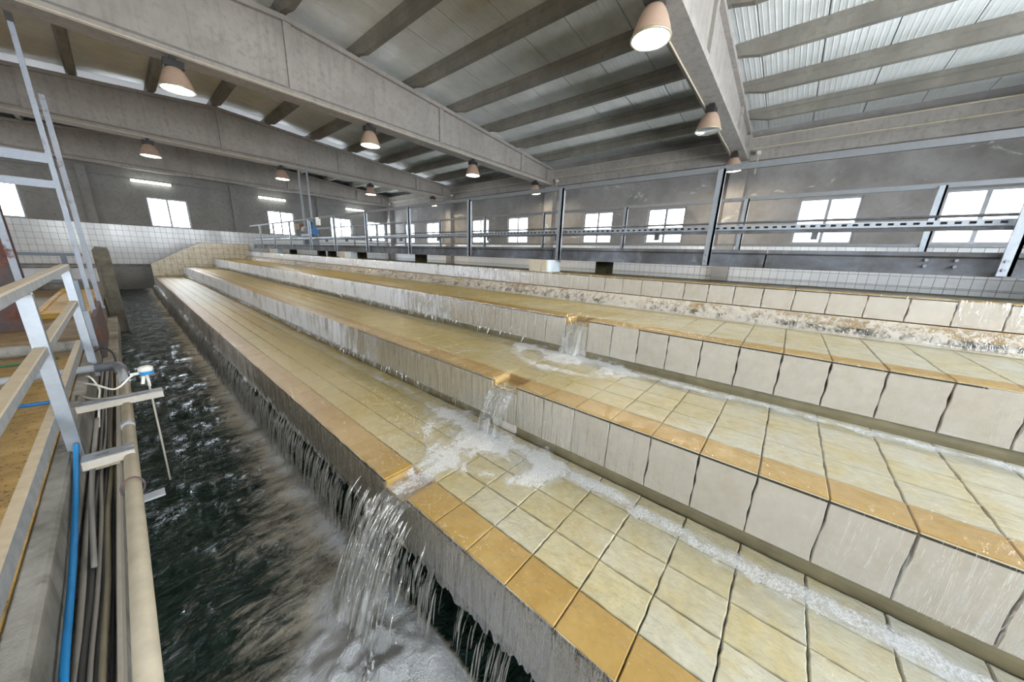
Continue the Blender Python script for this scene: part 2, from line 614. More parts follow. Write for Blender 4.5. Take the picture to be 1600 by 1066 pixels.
def fix_normals(me):
    bm = bmesh.new()
    bm.from_mesh(me)
    bmesh.ops.recalc_face_normals(bm, faces=bm.faces)
    bm.to_mesh(me)
    bm.free()


def link(name, me, loc, parent=None):
    o = bpy.data.objects.new(name, me)
    o.location = loc
    col.objects.link(o)
    if parent is not None:
        o.parent = parent
        o.matrix_parent_inverse = Matrix.Translation(-WLOC[parent.name])
    WLOC[o.name] = Vector(loc)
    return o


WLOC = {}


def obj(name, mb, mat, parent=None, smooth=False, fix=True):
    a = np.array(mb.v, float)
    c = (a.min(0) + a.max(0)) / 2
    c[2] = a[:, 2].min()
    me = bpy.data.meshes.new(name)
    me.from_pydata(((a - c) * S).tolist(), [], mb.f)
    if fix:
        fix_normals(me)
    me.materials.append(mat)
    if smooth:
        me.polygons.foreach_set('use_smooth', [True] * len(me.polygons))
    me.update()
    return link(name, me, W(c), parent)


def empty(name, p):
    return link(name, None, W(p))


def tag(o, label=None, cat=None, group=None, kind=None):
    if label:
        o['label'] = label
    if cat:
        o['category'] = cat
    if group:
        o['group'] = group
    if kind:
        o['kind'] = kind
    return o


def grid_mesh(name, P, mat, foam=None, smooth=True, label=None, parent=None):
    """P: (nu, nv, 3) array in hall units -> one surface; foam: (nu, nv) density"""
    nu, nv = P.shape[:2]
    V = P.reshape(-1, 3)
    c = (V.min(0) + V.max(0)) / 2
    c[2] = V[:, 2].min()
    idx = np.arange(nu * nv).reshape(nu, nv)
    F = np.stack([idx[:-1, :-1], idx[1:, :-1], idx[1:, 1:], idx[:-1, 1:]], -1).reshape(-1, 4)
    me = bpy.data.meshes.new(name)
    me.from_pydata(((V - c) * S).tolist(), [], F.tolist())
    me.materials.append(mat)
    if smooth:
        me.polygons.foreach_set('use_smooth', [True] * len(me.polygons))
    if foam is not None:
        at = me.attributes.new('foam', 'FLOAT', 'POINT')
        at.data.foreach_set('value', foam.reshape(-1).astype(np.float32))
    me.update()
    return link(name, me, W(c), parent)


_perm = rng.permutation(4096)


def vnoise(x, y, s=0):
    """smooth 2-D value noise in 0..1"""
    x = np.asarray(x, float)
    y = np.asarray(y, float)
    xi = np.floor(x).astype(int)
    yi = np.floor(y).astype(int)
    fx = x - xi
    fy = y - yi
    fx = fx * fx * (3 - 2 * fx)
    fy = fy * fy * (3 - 2 * fy)

    def h(a, b):
        return _perm[(_perm[(a * 31 + s * 977) & 4095] + b * 17) & 4095] / 4095.0
    return (h(xi, yi) * (1 - fx) * (1 - fy) + h(xi + 1, yi) * fx * (1 - fy) + h(xi, yi + 1) * (1 - fx) * fy + h(xi + 1, yi + 1) * fx * fy)


def fbm(x, y, o=4, s=0):
    t = 0
    a = 0.5
    for k in range(o):
        t = t + a * vnoise(x * 2 ** k, y * 2 ** k, s + k)
        a *= 0.5
    return t / (1 - 0.5 ** o)


def inst(name, me, loc, parent, rot=(0, 0, 0)):
    o = link(name, me, loc, parent)
    o.rotation_euler = rot
    return o


def uneven(axis_n, hx, hy, th, seed, amp=0.014, gap=0.014, seg=6):
    """tile slab with slightly wandering edges; axis_n: 'z' lies flat (top at 0), 'x' stands upright"""
    r = random.Random(seed)
    loop = []
    for a, b in (((-1, -1), (1, -1)), ((1, -1), (1, 1)), ((1, 1), (-1, 1)), ((-1, 1), (-1, -1))):
        for k in range(seg):
            t = k / seg
            p = [(a[0] + (b[0] - a[0]) * t) * (hx - gap), (a[1] + (b[1] - a[1]) * t) * (hy - gap)]
            if k and not (axis_n == 'x' and a[1] == b[1]):
                p[0 if a[0] == b[0] else 1] += r.uniform(-amp, amp * 0.6) * (1 if (a[0] == b[0] and a[0] > 0) or (a[1] == b[1] and a[1] > 0) else -1)
            loop.append(p)
    n = len(loop)
    c = 0.016
    def P(p, k, z):
        q = (p[0] * k, p[1] * k)
        return (q[0], q[1], z) if axis_n == 'z' else (-z - th / 2, q[0], q[1])
    kk = 1 - c / max(hx, hy)
    v = [P(p, kk, 0) for p in loop] + [P(p, 1, -c) for p in loop] + [P(p, 1, -th) for p in loop]
    f = [tuple(range(n)), tuple(range(2 * n, 3 * n))[::-1]]
    for k in range(2):
        for i in range(n):
            j = (i + 1) % n
            f.append((k * n + i, k * n + n + i, k * n + n + j, k * n + j))
    return MB().add(v, f)


def shared(name, mb, mat):
    """mesh data centred on the origin, for pieces that repeat"""
    a = np.array(mb.v, float)
    me = bpy.data.meshes.new(name)
    me.from_pydata((a * S).tolist(), [], mb.f)
    fix_normals(me)
    me.materials.append(mat)
    me.update()
    return me


# ================================================================== SETTING
Y0, Y1 = -22.0, 95.0           # hall ends
XL, XR = -31.0, 54.5           # hall sides
RIDGE = 12.2
BEAM_Y = [-21.4, 7.67, 36.95, 66.2, 94.0]


def beam_top(x):
    return 18.85 - 0.0756 * abs(x - RIDGE)


def roof_z(x):
    return beam_top(x) + 0.92


def wall_with_holes(name, plane, const, thick, a0, a1, z0, z1, holes, mat):
    """wall slab in the plane x=const or y=const with rectangular openings"""
    us = sorted({a0, a1, *[h[0] for h in holes], *[h[1] for h in holes]})
    zs = sorted({z0, z1, *[h[2] for h in holes], *[h[3] for h in holes]})
    mb = MB()
    # merge columns: solid strips between openings, cells elsewhere
    for i in range(len(us) - 1):
        ua, ub = us[i], us[i + 1]
        hs = [h for h in holes if h[0] <= ua + 1e-6 and h[1] >= ub - 1e-6]
        spans = []
        z = z0
        for h in sorted(hs, key=lambda q: q[2]):
            spans.append((z, h[2]))
            z = h[3]
        spans.append((z, z1))
        for za, zb in spans:
            if zb - za < 1e-6:
                continue
            if plane == 'x':
                mb.box(const, const + thick, ua, ub, za, zb)
            else:
                mb.box(ua, ub, const, const + thick, za, zb)
    o = obj(name, mb, mat)
    return tag(o, kind='structure')


WIN_Z = (2.98, 8.12)
right_wins = []
for b in (-21.7, 7.35, 36.4, 65.4):
    right_wins += [(b + 6.1, b + 11.5), (b + 17.2, b + 22.6)]
FWZ = (3.3, 8.52)
far_wins = [(-27.6, -22.2), (-14.0, -8.5), (5.05, 10.6), (23.85, 29.15), (37.5, 42.9), (47.4, 52.75)]
front_fill_wins = [(-15.0, -7.0), (-3.0, 5.0), (9.0, 17.0), (20.0, 28.0), (32.0, 38.0)]  # unseen windows, added and sized to bring fill daylight onto the near steps
FRZ = (0.0, 9.5)
left_wins = [right_wins[0], right_wins[1], right_wins[3], right_wins[6]]

wall_right = wall_with_holes('wall_right', 'x', XR, 0.9, Y0, Y1 + 0.9, -11.5, 16.6, [(a, b, *WIN_Z) for a, b in right_wins], plaster_right)
tag(wall_right, 'grey plaster side wall with peeling lime, windows and white tiled foot')
wall_back = wall_with_holes('wall_back', 'y', Y1, 0.9, XL - 0.9, XR + 0.9, -11.5, 21.0, [(a, b, *FWZ) for a, b in far_wins], plaster)
tag(wall_back, 'dark grey end wall with small windows above white tiles')
wall_front = wall_with_holes('wall_front', 'y', Y0 - 0.9, 0.9, XL - 0.9, XR + 0.9, -11.5, 21.0,
                             [(a, b, *FRZ) for a, b in front_fill_wins], plaster)
wall_left = wall_with_holes('wall_left', 'x', XL - 0.9, 0.9, Y0, Y1 + 0.9, -11.5, 16.6, [(a, b, *WIN_Z) for a, b in left_wins], plaster)


# ---- ceiling panels (one metre sheets running down each slope)
ceiling = tag(empty('ceiling', (RIDGE, 36, 19.9)), 'pale ribbed metal roof sheets under a low gable', kind='structure')


SKYL = (1.5 + 4.05 * 16, 1.5 + 4.05 * 17)      # one row of translucent sheets


def sheet(x_a, x_b, mat=None):
    w = 4.05 - 0.07
    za, zb = roof_z(x_a) - roof_z(RIDGE), roof_z(x_b) - roof_z(RIDGE)
    xa, xb = x_a - RIDGE, x_b - RIDGE
    t = 0.3
    v = []
    for y in (-w / 2, w / 2):
        v += [(xa, y, za), (xb, y, zb), (xb, y, zb + t), (xa, y, za + t)]
    mb = MB().add(v, [(0, 1, 2, 3), (7, 6, 5, 4), (0, 4, 5, 1), (1, 5, 6, 2), (2, 6, 7, 3), (3, 7, 4, 0)])
    return shared('roof_panel', mb, mat or roof_mat)


sh_r, sh_l = sheet(RIDGE, XR + 1.5), sheet(XL - 1.5, RIDGE)
sk_r, sk_l = sheet(RIDGE, XR + 1.5, skylight_m), sheet(XL - 1.5, RIDGE, skylight_m)
yy = 1.5 - 4.05 * 6
while yy < Y1 + 2:
    sky_row = abs(yy - SKYL[0]) < 0.1
    for m in ((sk_r, sk_l) if sky_row else (sh_r, sh_l)):
        inst('roof_panel', m, W((RIDGE, yy + 2.03, roof_z(RIDGE))), ceiling)
    yy += 4.05
# dark backing seen in the joints
for xa, xb, ya, yb in [(p, q, r, t) for p, q in ((RIDGE, XR + 1.5), (XL - 1.5, RIDGE)) for r, t in ((Y0 - 2, SKYL[0]), (SKYL[1], Y1 + 2))]:
    bk = MB()
    v = [(xa, ya, roof_z(xa) + 0.32), (xb, ya, roof_z(xb) + 0.32), (xb, yb, roof_z(xb) + 0.32), (xa, yb, roof_z(xa) + 0.32)]
    v += [(p[0], p[1], p[2] + 0.15) for p in v]
    bk.add(v, [(0, 1, 2, 3), (7, 6, 5, 4), (0, 4, 5, 1), (1, 5, 6, 2), (2, 6, 7, 3), (3, 7, 4, 0)])
    obj('roof_backing', bk, grout, ceiling)

# ---- windows
WN = 0


def window(plane, const, a0, a1, z0, z1, pane=None):
    """two-light aluminium window set in the wall thickness"""
    global WN
    WN += 1
    root = tag(empty('window_%d' % WN, (const, (a0 + a1) / 2, z0) if plane == 'x' else ((a0 + a1) / 2, const, z0)), kind='structure')
    def bx(mb, u0, u1, za, zb, d0, d1):
        if plane == 'x':
            mb.box(const + d0, const + d1, u0, u1, za, zb)
        else:
            mb.box(u0, u1, const + d0, const + d1, za, zb)
        return mb
    t = 0.22
    fr = MB()
    bx(fr, a0, a0 + t, z0, z1, 0.2, 0.5)
    bx(fr, a1 - t, a1, z0, z1, 0.2, 0.5)
    bx(fr, a0 + t, a1 - t, z0, z0 + t, 0.2, 0.5)
    bx(fr, a0 + t, a1 - t, z1 - t, z1, 0.2, 0.5)
    wf = obj('window_frame', fr, alu, root)
    mid = (a0 + a1) / 2
    obj('mullion', bx(MB(), mid - 0.16, mid + 0.16, z0 + t, z1 - t, 0.22, 0.48), alu, wf)
    for u0, u1 in ((a0 + t, mid - 0.16), (mid + 0.16, a1 - t)):
        obj('pane', bx(MB(), u0, u1, z0 + t, z1 - t, 0.33, 0.36), pane or glass, root)
    # daylight portal in the opening (guides sampling only)
    ld = bpy.data.lights.new('window_portal', 'AREA')
    ld.shape = 'RECTANGLE'
    ld.size = (a1 - a0) * S
    ld.size_y = (z1 - z0) * S
    ld.cycles.is_portal = True
    lo = bpy.data.objects.new('window_portal', ld)
    inward = -1 if const > 0 else 1
    if plane == 'x':
        lo.location = W((const + (0.0 if inward < 0 else 0.9), mid, (z0 + z1) / 2))
        d = Vector((inward, 0, 0))
    else:
        lo.location = W((mid, const + (0.0 if inward < 0 else 0.9), (z0 + z1) / 2))
        d = Vector((0, inward, 0))
    lo.rotation_euler = d.to_track_quat('-Z', 'Z').to_euler()
    col.objects.link(lo)


for a, b in right_wins:
    window('x', XR, a, b, *WIN_Z, glass_dusty)
for a, b in far_wins:
    window('y', Y1, a, b, *FWZ, glass_far)
for a, b in front_fill_wins:
    window('y', Y0 - 0.9, a, b, *FRZ)
for a, b in left_wins:
    window('x', XL - 0.9, a, b, *WIN_Z)

# ---- white wall tiles
TW, TH = 0.80, 1.0


def tile_wall(parent, plane, const, side, us, z_top, rows, near, big, mat=wall_tile_m):
    """rows of portrait tiles; `near` tests whether a tile is large enough to be a piece of its own"""
    g = 0.035
    d = 0.05
    if plane == 'x':
        mb = MB().cbox(-d, d, -TW / 2 + g / 2, TW / 2 - g / 2, -TH / 2 + g / 2, TH / 2 - g / 2, 0.015)
    else:
        mb = MB().cbox(-TW / 2 + g / 2, TW / 2 - g / 2, -d, d, -TH / 2 + g / 2, TH / 2 - g / 2, 0.015)
    me = shared('wall_tile', mb, mat)
    base = np.array(mb.v)
    rest = MB()
    for r in range(rows):
        zc = z_top - (r + 0.5) * TH
        for u in us:
            off = random.uniform(-0.01, 0.01)
            p = (const + side * (0.04 + off), u, zc) if plane == 'x' else (u, const + side * (0.04 + off), zc)
            if near(u, zc):
                inst('wall_tile', me, W(p), parent, (random.uniform(-.003, .003), random.uniform(-.003, .003), random.uniform(-.003, .003)))
            else:
                rest.add(base + np.array(p), mb.f)
    if rest.v:
        tag(obj('wall_tile_field', rest, mat, parent, fix=False), kind='stuff')


# mortar beds the tiles sit on
obj('tile_bed', MB().box(XR - 0.03, XR, Y0, Y1, -2.4, 2.62), grout_wall, wall_right)
us = np.arange(-21.4, Y1 - 0.2, TW)
tile_wall(wall_right, 'x', XR - 0.03, -1, us, 2.62, 5, lambda u, z: -18 < u < 28, True)
obj('tile_bed', MB().box(XL, XR, Y1 - 0.03, Y1, -4.3, 3.2), grout_wall, wall_back)
us = np.arange(-30.4, XR - 0.3, TW)
tile_wall(wall_back, 'y', Y1 - 0.03, -1, us, 3.2, 7, lambda u, z: -14 < u < 19, True)

# ---- plaster pilasters / columns under the beams
for k, b in enumerate(BEAM_Y[1:]):
    for xa, xb, side in ((XR - 1.2, XR, 'r'),):
        mb = MB().cbox(xa, xb, b - 0.95, b + 0.95, -11.5, 13.2, 0.06)
        o = obj('column', mb, plaster_right)
        tag(o, ['grey plastered wall column between the two wide bright windows', 'stained wall column below the roof beam with the long row of lit lamps',
                'stained wall column beside the paired small windows', 'grey corner column where the tiled walls meet'][k], 'column')
for k, x in enumerate((-1.8, 18.1, 35.0)):
    tag(obj('pilaster', MB().cbox(x - 0.55, x + 0.55, Y1 - 0.5, Y1, 3.22, 12.6, 0.05), plaster),
        ['flat grey pilaster on the end wall left of the single bright window', 'flat grey pilaster on the end wall next to the walkway rail', 'flat grey pilaster on the end wall behind the sluice rods'][k], 'pilaster')

# ================================================================== ROOF BEAMS AND PURLINS
beam_labels = ['concrete roof beam over the end of the hall without lamps', 'tapered concrete roof beam carrying one unlit lamp and two lit ones',
               'deep tapered concrete roof beam with cable line, above the lower steps', 'tapered concrete roof beam above the sluice rods', 'concrete roof beam close to the end wall with the fluorescent tubes']
ZB = 12.95
for k, by in enumerate(BEAM_Y):
    root = tag(empty('roof_beam', (RIDGE, by, ZB)), beam_labels[k], 'beam')
    hw = 0.82
    xa, xb = XL + 0.2, XR - 0.15
    obj('bottom_flange', MB().prism([(by - hw, ZB), (by + hw, ZB), (by + hw, ZB + 0.45), (by + 0.45, ZB + 0.75), (by - 0.45, ZB + 0.75), (by - hw, ZB + 0.45)], 'x', xa, xb), concrete, root)
    def slope_box(y0, y1, lo, hi):
        """solid between two offsets measured down from the sloping top"""
        mb = MB()
        xs = [xa, RIDGE, xb]
        v = []
        for x in xs:
            zt = beam_top(x)
            zl = (zt + lo) if lo is not None else ZB + 0.7
            v += [(x, y0, zl), (x, y1, zl), (x, y1, zt + hi), (x, y0, zt + hi)]
        f = [(0, 1, 2, 3), (11, 10, 9, 8)]
        for i in range(2):
            o = i * 4
            for a in range(4):
                b = (a + 1) % 4
                f.append((o + a, o + 4 + a, o + 4 + b, o + b))
        return mb.add(v, f)
    obj('web', slope_box(by - 0.38, by + 0.38, None, -0.3), concrete, root)
    obj('top_flange', slope_box(by - 0.75, by + 0.75, -0.38, 0.0), concrete, root)
    for j in range(-2, 3):
        x = 12.4 + 16.1 * j
        if xa + 1 < x < xb - 1:
            for sgn in (-1, 1):
                y0, y1 = (by - 0.62, by - 0.38) if sgn < 0 else (by + 0.38, by + 0.62)
                obj('stiffener', MB().box(x - 0.3, x + 0.3, y0, y1, ZB + 0.6, beam_top(x) - 0.36), concrete, root)
    # solid end block on the wall
    obj('end_block', MB().box(xb - 3.0, xb, by - hw, by + hw, ZB + 0.4, beam_top(xb) - 0.35), concrete, root)
    if k in (1, 2, 3):
        yc = by - hw - 0.06 if k != 1 else by + 0.55
        zc = ZB + 0.12 if k != 1 else ZB - 0.07
        c = MB().tube([(-8, yc, zc), (xb - 2, yc, zc)], 0.055, 8)
        o = tag(obj('conduit', c, conduit_mat), ['', 'thin cream conduit along the underside of the beam with the unlit lamp', 'thin cream conduit along the lower edge of the deep roof beam',
                                                'thin cream conduit along the roof beam above the sluice rods'][k], 'conduit')

PX = [RIDGE + 6.13 * j for j in range(-6, 7)]


def purlin_mesh(L):
    """precast purlin, deeper between its notched ends"""
    def sec(y, d):
        return [(-0.42, y, 0.0), (0.42, y, 0.0), (0.42, y, -0.38), (0.30, y, -0.46), (0.24, y, -d), (-0.24, y, -d), (-0.30, y, -0.46), (-0.42, y, -0.38)]
    ys = [(-L / 2, 0.80), (-L / 2 + 0.9, 0.82), (-L / 2 + 2.3, 1.16), (L / 2 - 2.3, 1.16), (L / 2 - 0.9, 0.82), (L / 2, 0.80)]
    mb = MB()
    v = []
    for y, d in ys:
        v += sec(y, d)
    f = [tuple(range(8))[::-1], tuple(range(40, 48))]
    for i in range(5):
        for a in range(8):
            b = (a + 1) % 8
            f.append((i * 8 + a, i * 8 + b, i * 8 + 8 + b, i * 8 + 8 + a))
    mb.add(v, f)
    return mb


pm = {}
PX_IN = [x for x in PX if XL + 2 <= x <= XR - 2]
ORD = ('first', 'second', 'third', 'fourth', 'fifth', 'sixth', 'seventh')
for k in range(len(BEAM_Y) - 1):
    ya, yb = BEAM_Y[k] + 0.05, BEAM_Y[k + 1] - 0.05
    L = round(yb - ya, 2)
    me = pm.setdefault(L, shared('purlin', purlin_mesh(L), concrete_purlin))
    for x in PX:
        if x > XR - 2 or x < XL + 2:
            continue
        o = link('purlin', me, W((x, (ya + yb) / 2, roof_z(x) - 0.01)))
        jr, jl = round((PX_IN[-1] - x) / 6.13), round((x - PX_IN[0]) / 6.13)
        which = 'ridge' if abs(x - RIDGE) < 1 else (ORD[jr] + ' from the windowed side wall' if x > RIDGE else ORD[jl] + ' from the platform side wall')
        bay = ['on the open side of the unlit-lamp beam', 'between unlit-lamp beam and deep beam', 'between deep beam and sluice-rod beam', 'in the bay by the end wall'][k]
        tag(o, ('concrete ridge purlin ' + bay) if which == 'ridge' else 'concrete purlin %s, %s' % (which, bay), 'purlin', 'roof purlins of bay %s' % ('one', 'two', 'three', 'four')[k])

# eaves gutter beam, one per bay, with two conduits
for k in range(len(BEAM_Y) - 1):
    ya, yb = BEAM_Y[k] + 0.84, BEAM_Y[k + 1] - 0.84
    root = tag(empty('eaves_beam', (XR - 0.7, (ya + yb) / 2, 13.2)), ['concrete eaves gutter beam above the widest pair of windows', 'stained concrete eaves gutter beam between the lamp beams over the walkway',
               'concrete eaves gutter beam in the bay beside the sluice rods', 'concrete eaves gutter beam running into the hall corner'][k], 'beam')
    obj('gutter', MB().prism([(XR - 1.15, 14.35), (XR - 1.35, 15.3), (XR, 15.3), (XR, 13.0), (XR - 0.55, 13.0), (XR - 0.75, 13.9)], 'y', ya, yb), concrete, root)
    obj('conduit', MB().tube([(XR - 1.22, ya, 14.2), (XR - 1.22, yb, 14.2)], 0.07, 8), conduit_mat, root)
    obj('conduit', MB().tube([(XR - 1.42, ya, 15.35), (XR - 1.42, yb, 15.35)], 0.07, 8), conduit_mat, root)
    yj = yb - 0.95
    jbx = obj('junction_box', MB().cbox(XR - 1.75, XR - 1.2, yj - .2, yj + .2, 13.4, 13.8, 0.04), white_plastic, root)
    obj('drop_pipe', MB().tube([(XR - 1.6, yj, 13.4), (XR - 1.6, yj, 11.2)], 0.06, 8), conduit_mat, jbx)
# ================================================================== LAMPS
lamp_meshes = {}


def lamp(x, y, lit, label, group):
    root = tag(empty('high_bay_lamp', (x, y, 10.9)), label, 'lamp', group)
    if not lamp_meshes:
        mb = MB().cbox(-0.55, 0.55, -0.34, 0.34, 1.30, 1.82, 0.05)
        lamp_meshes['gear_box'] = shared('gear_box', mb, black_box)
        lamp_meshes['bracket'] = shared('bracket', MB().box(-0.16, 0.16, -0.2, 0.2, 1.8, 2.1), black_box)
        prof = [(0.34, 1.36), (0.46, 1.30), (0.58, 1.12), (0.72, 0.84), (0.84, 0.50), (0.93, 0.18), (0.96, 0.02), (0.92, 0.02), (0.80, 0.5), (0.68, 0.84), (0.54, 1.1), (0.34, 1.26)]
        lamp_meshes['shade'] = shared('shade', MB().lathe(prof, (0, 0, 0), 28), shade_mat)
        lamp_meshes['rim'] = shared('rim', MB().lathe([(0.90, 0.0), (0.98, 0.0), (0.98, 0.08), (0.90, 0.08), (0.90, 0.0)], (0, 0, 0), 28), rim_mat)
        lp = [(0.01, -0.06), (0.5, -0.04), (0.8, 0.0), (0.9, 0.03)]
        lamp_meshes['lens_lit'] = shared('lens', MB().lathe(lp, (0, 0, 0), 28), lens_on)
        lamp_meshes['lens_dark'] = shared('lens', MB().lathe(lp, (0, 0, 0), 28), lens_off)
        for m in ('shade', 'rim', 'lens_lit', 'lens_dark'):
            me = lamp_meshes[m]
            me.polygons.foreach_set('use_smooth', [True] * len(me.polygons))
    for p in ('gear_box', 'bracket', 'shade'):
        sh = inst(p, lamp_meshes[p], W((x, y, 10.9)), root)
    inst('rim', lamp_meshes['rim'], W((x, y, 10.9)), sh)
    inst('lens', lamp_meshes['lens_lit' if lit else 'lens_dark'], W((x, y, 10.9)), sh)
    if lit:
        ld = bpy.data.lights.new('lamp_light', 'AREA')
        ld.shape = 'DISK'
        ld.size = 0.44
        ld.energy = LAMP_W
        ld.color = (1.0, 0.86, 0.62)
        lo = bpy.data.objects.new('lamp_light', ld)
        lo.location = W((x, y, 10.80))
        col.objects.link(lo)


LX = (4.8, 19.2, 33.9, 48.5)
ord4 = ('first', 'second', 'third', 'last')
for i, x in enumerate(LX):
    lamp(x, 36.55, True, '%s lit lamp along the deep concrete roof beam, counted towards the wall windows' % ord4[i], 'high-bay lamps on the roof beams')
    lamp(x, 65.6, True, '%s lit lamp along the sluice-rod roof beam, counted towards the wall windows' % ord4[i], 'high-bay lamps on the roof beams')
    if i:
        lamp(x, 7.67, i != 2, ['', 'large lit lamp under the roof beam, next to the unlit lamp', 'unlit lamp with clear reflector under the roof beam', 'lit lamp at the wall end of the unlit-lamp beam'][i], 'high-bay lamps on the roof beams')

# fluorescent battens on the end wall
for k, (a, b) in enumerate(((3.6, 8.8), (22.5, 27.7), (41.6, 46.5))):
    root = tag(empty('fluorescent_light', ((a + b) / 2, Y1 - 0.4, 10.9)), ['glowing fluorescent tube above the single window beside the end pilaster', 'glowing fluorescent tube above the window behind the walkway start', 'glowing fluorescent tube on the end wall nearest the hall corner'][k], 'light')
    obj('housing', MB().cbox(a, b, Y1 - 0.32, Y1 - 0.02, 11.0, 11.3, 0.03), white_paint, root)
    obj('tube', MB().tube([(a + 0.05, Y1 - 0.45, 11.08), (b - 0.05, Y1 - 0.45, 11.08)], 0.2, 12), tube_on, root)
tag(obj('conduit', MB().tube([(-12, Y1 - 0.12, 11.45), (52, Y1 - 0.12, 11.45)], 0.05, 6), grey_cable), 'thin cable line along the end wall above the fluorescent tubes', 'conduit')

# ================================================================== CASCADE
SX = [3.35, 7.21, 11.53, 17.07]
SZ = [-5.45, -3.82, -2.28, -0.80]
RH = [1.26, 1.35, 1.28, 0.85]
YA, YB = -16.3, 84.1
JOINT0 = 4.76                       # a joint line of the grid
NOTCH = (JOINT0 + 0.97, JOINT0 + 1.97)
SILL = 0.26                         # notch depth
# joints: regular tiles, the notch is one tile wide
js = [NOTCH[0] - k * 0.995 for k in range(0, 23)][::-1] + [NOTCH[1] + k * 1.0 for k in range(0, 79)]
js = [j for j in js if YA <= j <= YB]
NOTCH4 = (11.65, 13.05)             # pier on the top step
CAPW = 0.80
step_labels = ['lowest tiled cascade step with ochre edge, spilling into the dark basin', 'second tiled cascade step up from the basin, with an ochre edge',
               'third tiled cascade step up from the basin, with an ochre edge', 'topmost low tiled weir step under the steel walkway']
cap_v = [shared('cap_tile', uneven('z', CAPW / 2, 0.5, 0.1, k, 0.002, 0.012), cap_tile_m) for k in range(5)]
YNEAR = 27.0
for s in range(4):
    x0, z0 = SX[s], SZ[s]
    top = s == 3
    x1 = 20.3 if top else SX[s + 1] + 0.16
    root = tag(empty('cascade_step', ((x0 + x1) / 2, (YA + YB) / 2, z0 - 3)), step_labels[s], 'step', 'steps of the tiled cascade')
    # concrete core, with the set-back under the lip
    zb = -11.5 if s == 0 else SZ[s - 1] - 0.4
    zr = z0 - RH[s]
    core = MB()
    spans = [(YA, NOTCH[0], z0 - 0.1), (NOTCH[0], NOTCH[1], z0 - 0.1 - SILL), (NOTCH[1], YB, z0 - 0.1)] if not top else [(YA, YB, z0 - 0.1)]
    for a, b, zt in spans:
        ub = 1.5 if s == 0 else 0.17
        core.prism([(x0 + 0.09, zt), (x0 + 0.09, zr), (x0 + ub, zr), (x0 + ub, zb), (x0 + ub + 0.9, zb), (x0 + ub + 0.9, zt)], 'y', a, b)
    core.box(x0 + CAPW, x1, YA, YB, z0 - 0.9, z0 - 0.1)
    obj('core', core, grout, root)
    ow = x1 - x0 - CAPW - (0.16 if not top else 0)
    nrow = {0: 4, 1: 4, 2: 5, 3: 2}[s]
    rw = ow / nrow
    rz = RH[s]
    rme_v = [shared('riser_tile', uneven('x', 0.5, rz / 2, 0.1, 20 + k, 0.022, 0.014), riser_low_m if s == 0 else riser_tile_m) for k in range(6)]
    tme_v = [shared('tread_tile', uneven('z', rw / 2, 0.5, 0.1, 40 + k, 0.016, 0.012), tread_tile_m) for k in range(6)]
    capf, risf, tref = MB(), MB(), MB()
    for i in range(len(js) - 1):
        a, b = js[i], js[i + 1]
        yc = (a + b) / 2
        notch = abs(yc - sum(NOTCH) / 2) < 0.3 and not top
        jig = lambda m: random.uniform(-m, m)
        dz = -SILL if notch else 0.0
        near = yc < YNEAR
        if near:
            if not notch:
                inst('cap_tile', random.choice(cap_v), W((x0 + CAPW / 2, yc, z0 + jig(.006))), root, (jig(.004), jig(.006), jig(.003)))
            else:
                inst('sill_tile', cap_v[0], W((x0 + CAPW / 2, yc, z0 + dz)), root)
            o = inst('riser_tile', random.choice(rme_v), W((x0 + 0.03 + jig(.006), yc, z0 - rz / 2 - (SILL if notch else 0))), root, (jig(.003), jig(.004), jig(.003)))
            for r in range(nrow):
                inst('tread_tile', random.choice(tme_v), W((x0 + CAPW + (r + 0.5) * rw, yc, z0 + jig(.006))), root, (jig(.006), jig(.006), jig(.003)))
        else:
            capf.cbox(x0 + .012, x0 + CAPW - .012, yc - .485, yc + .485, z0 - .1, z0 + jig(.005), .018)
            risf.cbox(x0 - 0.02, x0 + 0.08, yc - .478, yc + .478, z0 - rz + .012, z0 - .03, .018)
            for r in range(nrow):
                xc = x0 + CAPW + (r + .5) * rw
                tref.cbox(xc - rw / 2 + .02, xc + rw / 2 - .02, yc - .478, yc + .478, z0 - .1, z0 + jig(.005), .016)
    tag(obj('cap_tile_run', capf, cap_tile_m, root, fix=False), kind='stuff')
    tag(obj('riser_tile_run', risf, riser_low_m if s == 0 else riser_tile_m, root, fix=False), kind='stuff')
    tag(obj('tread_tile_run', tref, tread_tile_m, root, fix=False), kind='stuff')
    for a_, b_ in (((YA, NOTCH[0]), (NOTCH[1], YB)) if not top else ((YA, YB),)):
        obj('edge_trim', MB().box(x0 - 0.026, x0 + 0.06, a_, b_, z0 - 0.062, z0 - 0.022), grout, root)
    if not top:
        # cheeks of the notch
        obj('notch_back', MB().box(x0 + CAPW - 0.03, x0 + CAPW + 0.02, NOTCH[0], NOTCH[1], z0 - SILL - 0.02, z0 - 0.02), cap_tile_m, root)
        for yy_ in NOTCH:
            obj('notch_cheek', MB().box(x0 + .02, x0 + CAPW, yy_ - 0.05, yy_ + 0.05, z0 - SILL - 0.02, z0 - 0.02), cap_tile_m, root)
    if top:
        obj('ledge', MB().cbox(16.62, x0 - 0.02, YA, YB, -2.0, -1.66, 0.03), cap_tile_m, root)
        obj('back_edge', MB().box(20.3, 20.55, YA, YB, -3.0, -0.76), algae_stone, root)
    else:
        obj('undercut', MB().box(x0 + (0.14 if s else 1.45), x0 + (0.18 if s else 1.5), YA, YB, zb if s else -11.4, zr + 0.02), foot_tile if s else recess_shade, root)  # thin facing with the shade under the lip put into its colour

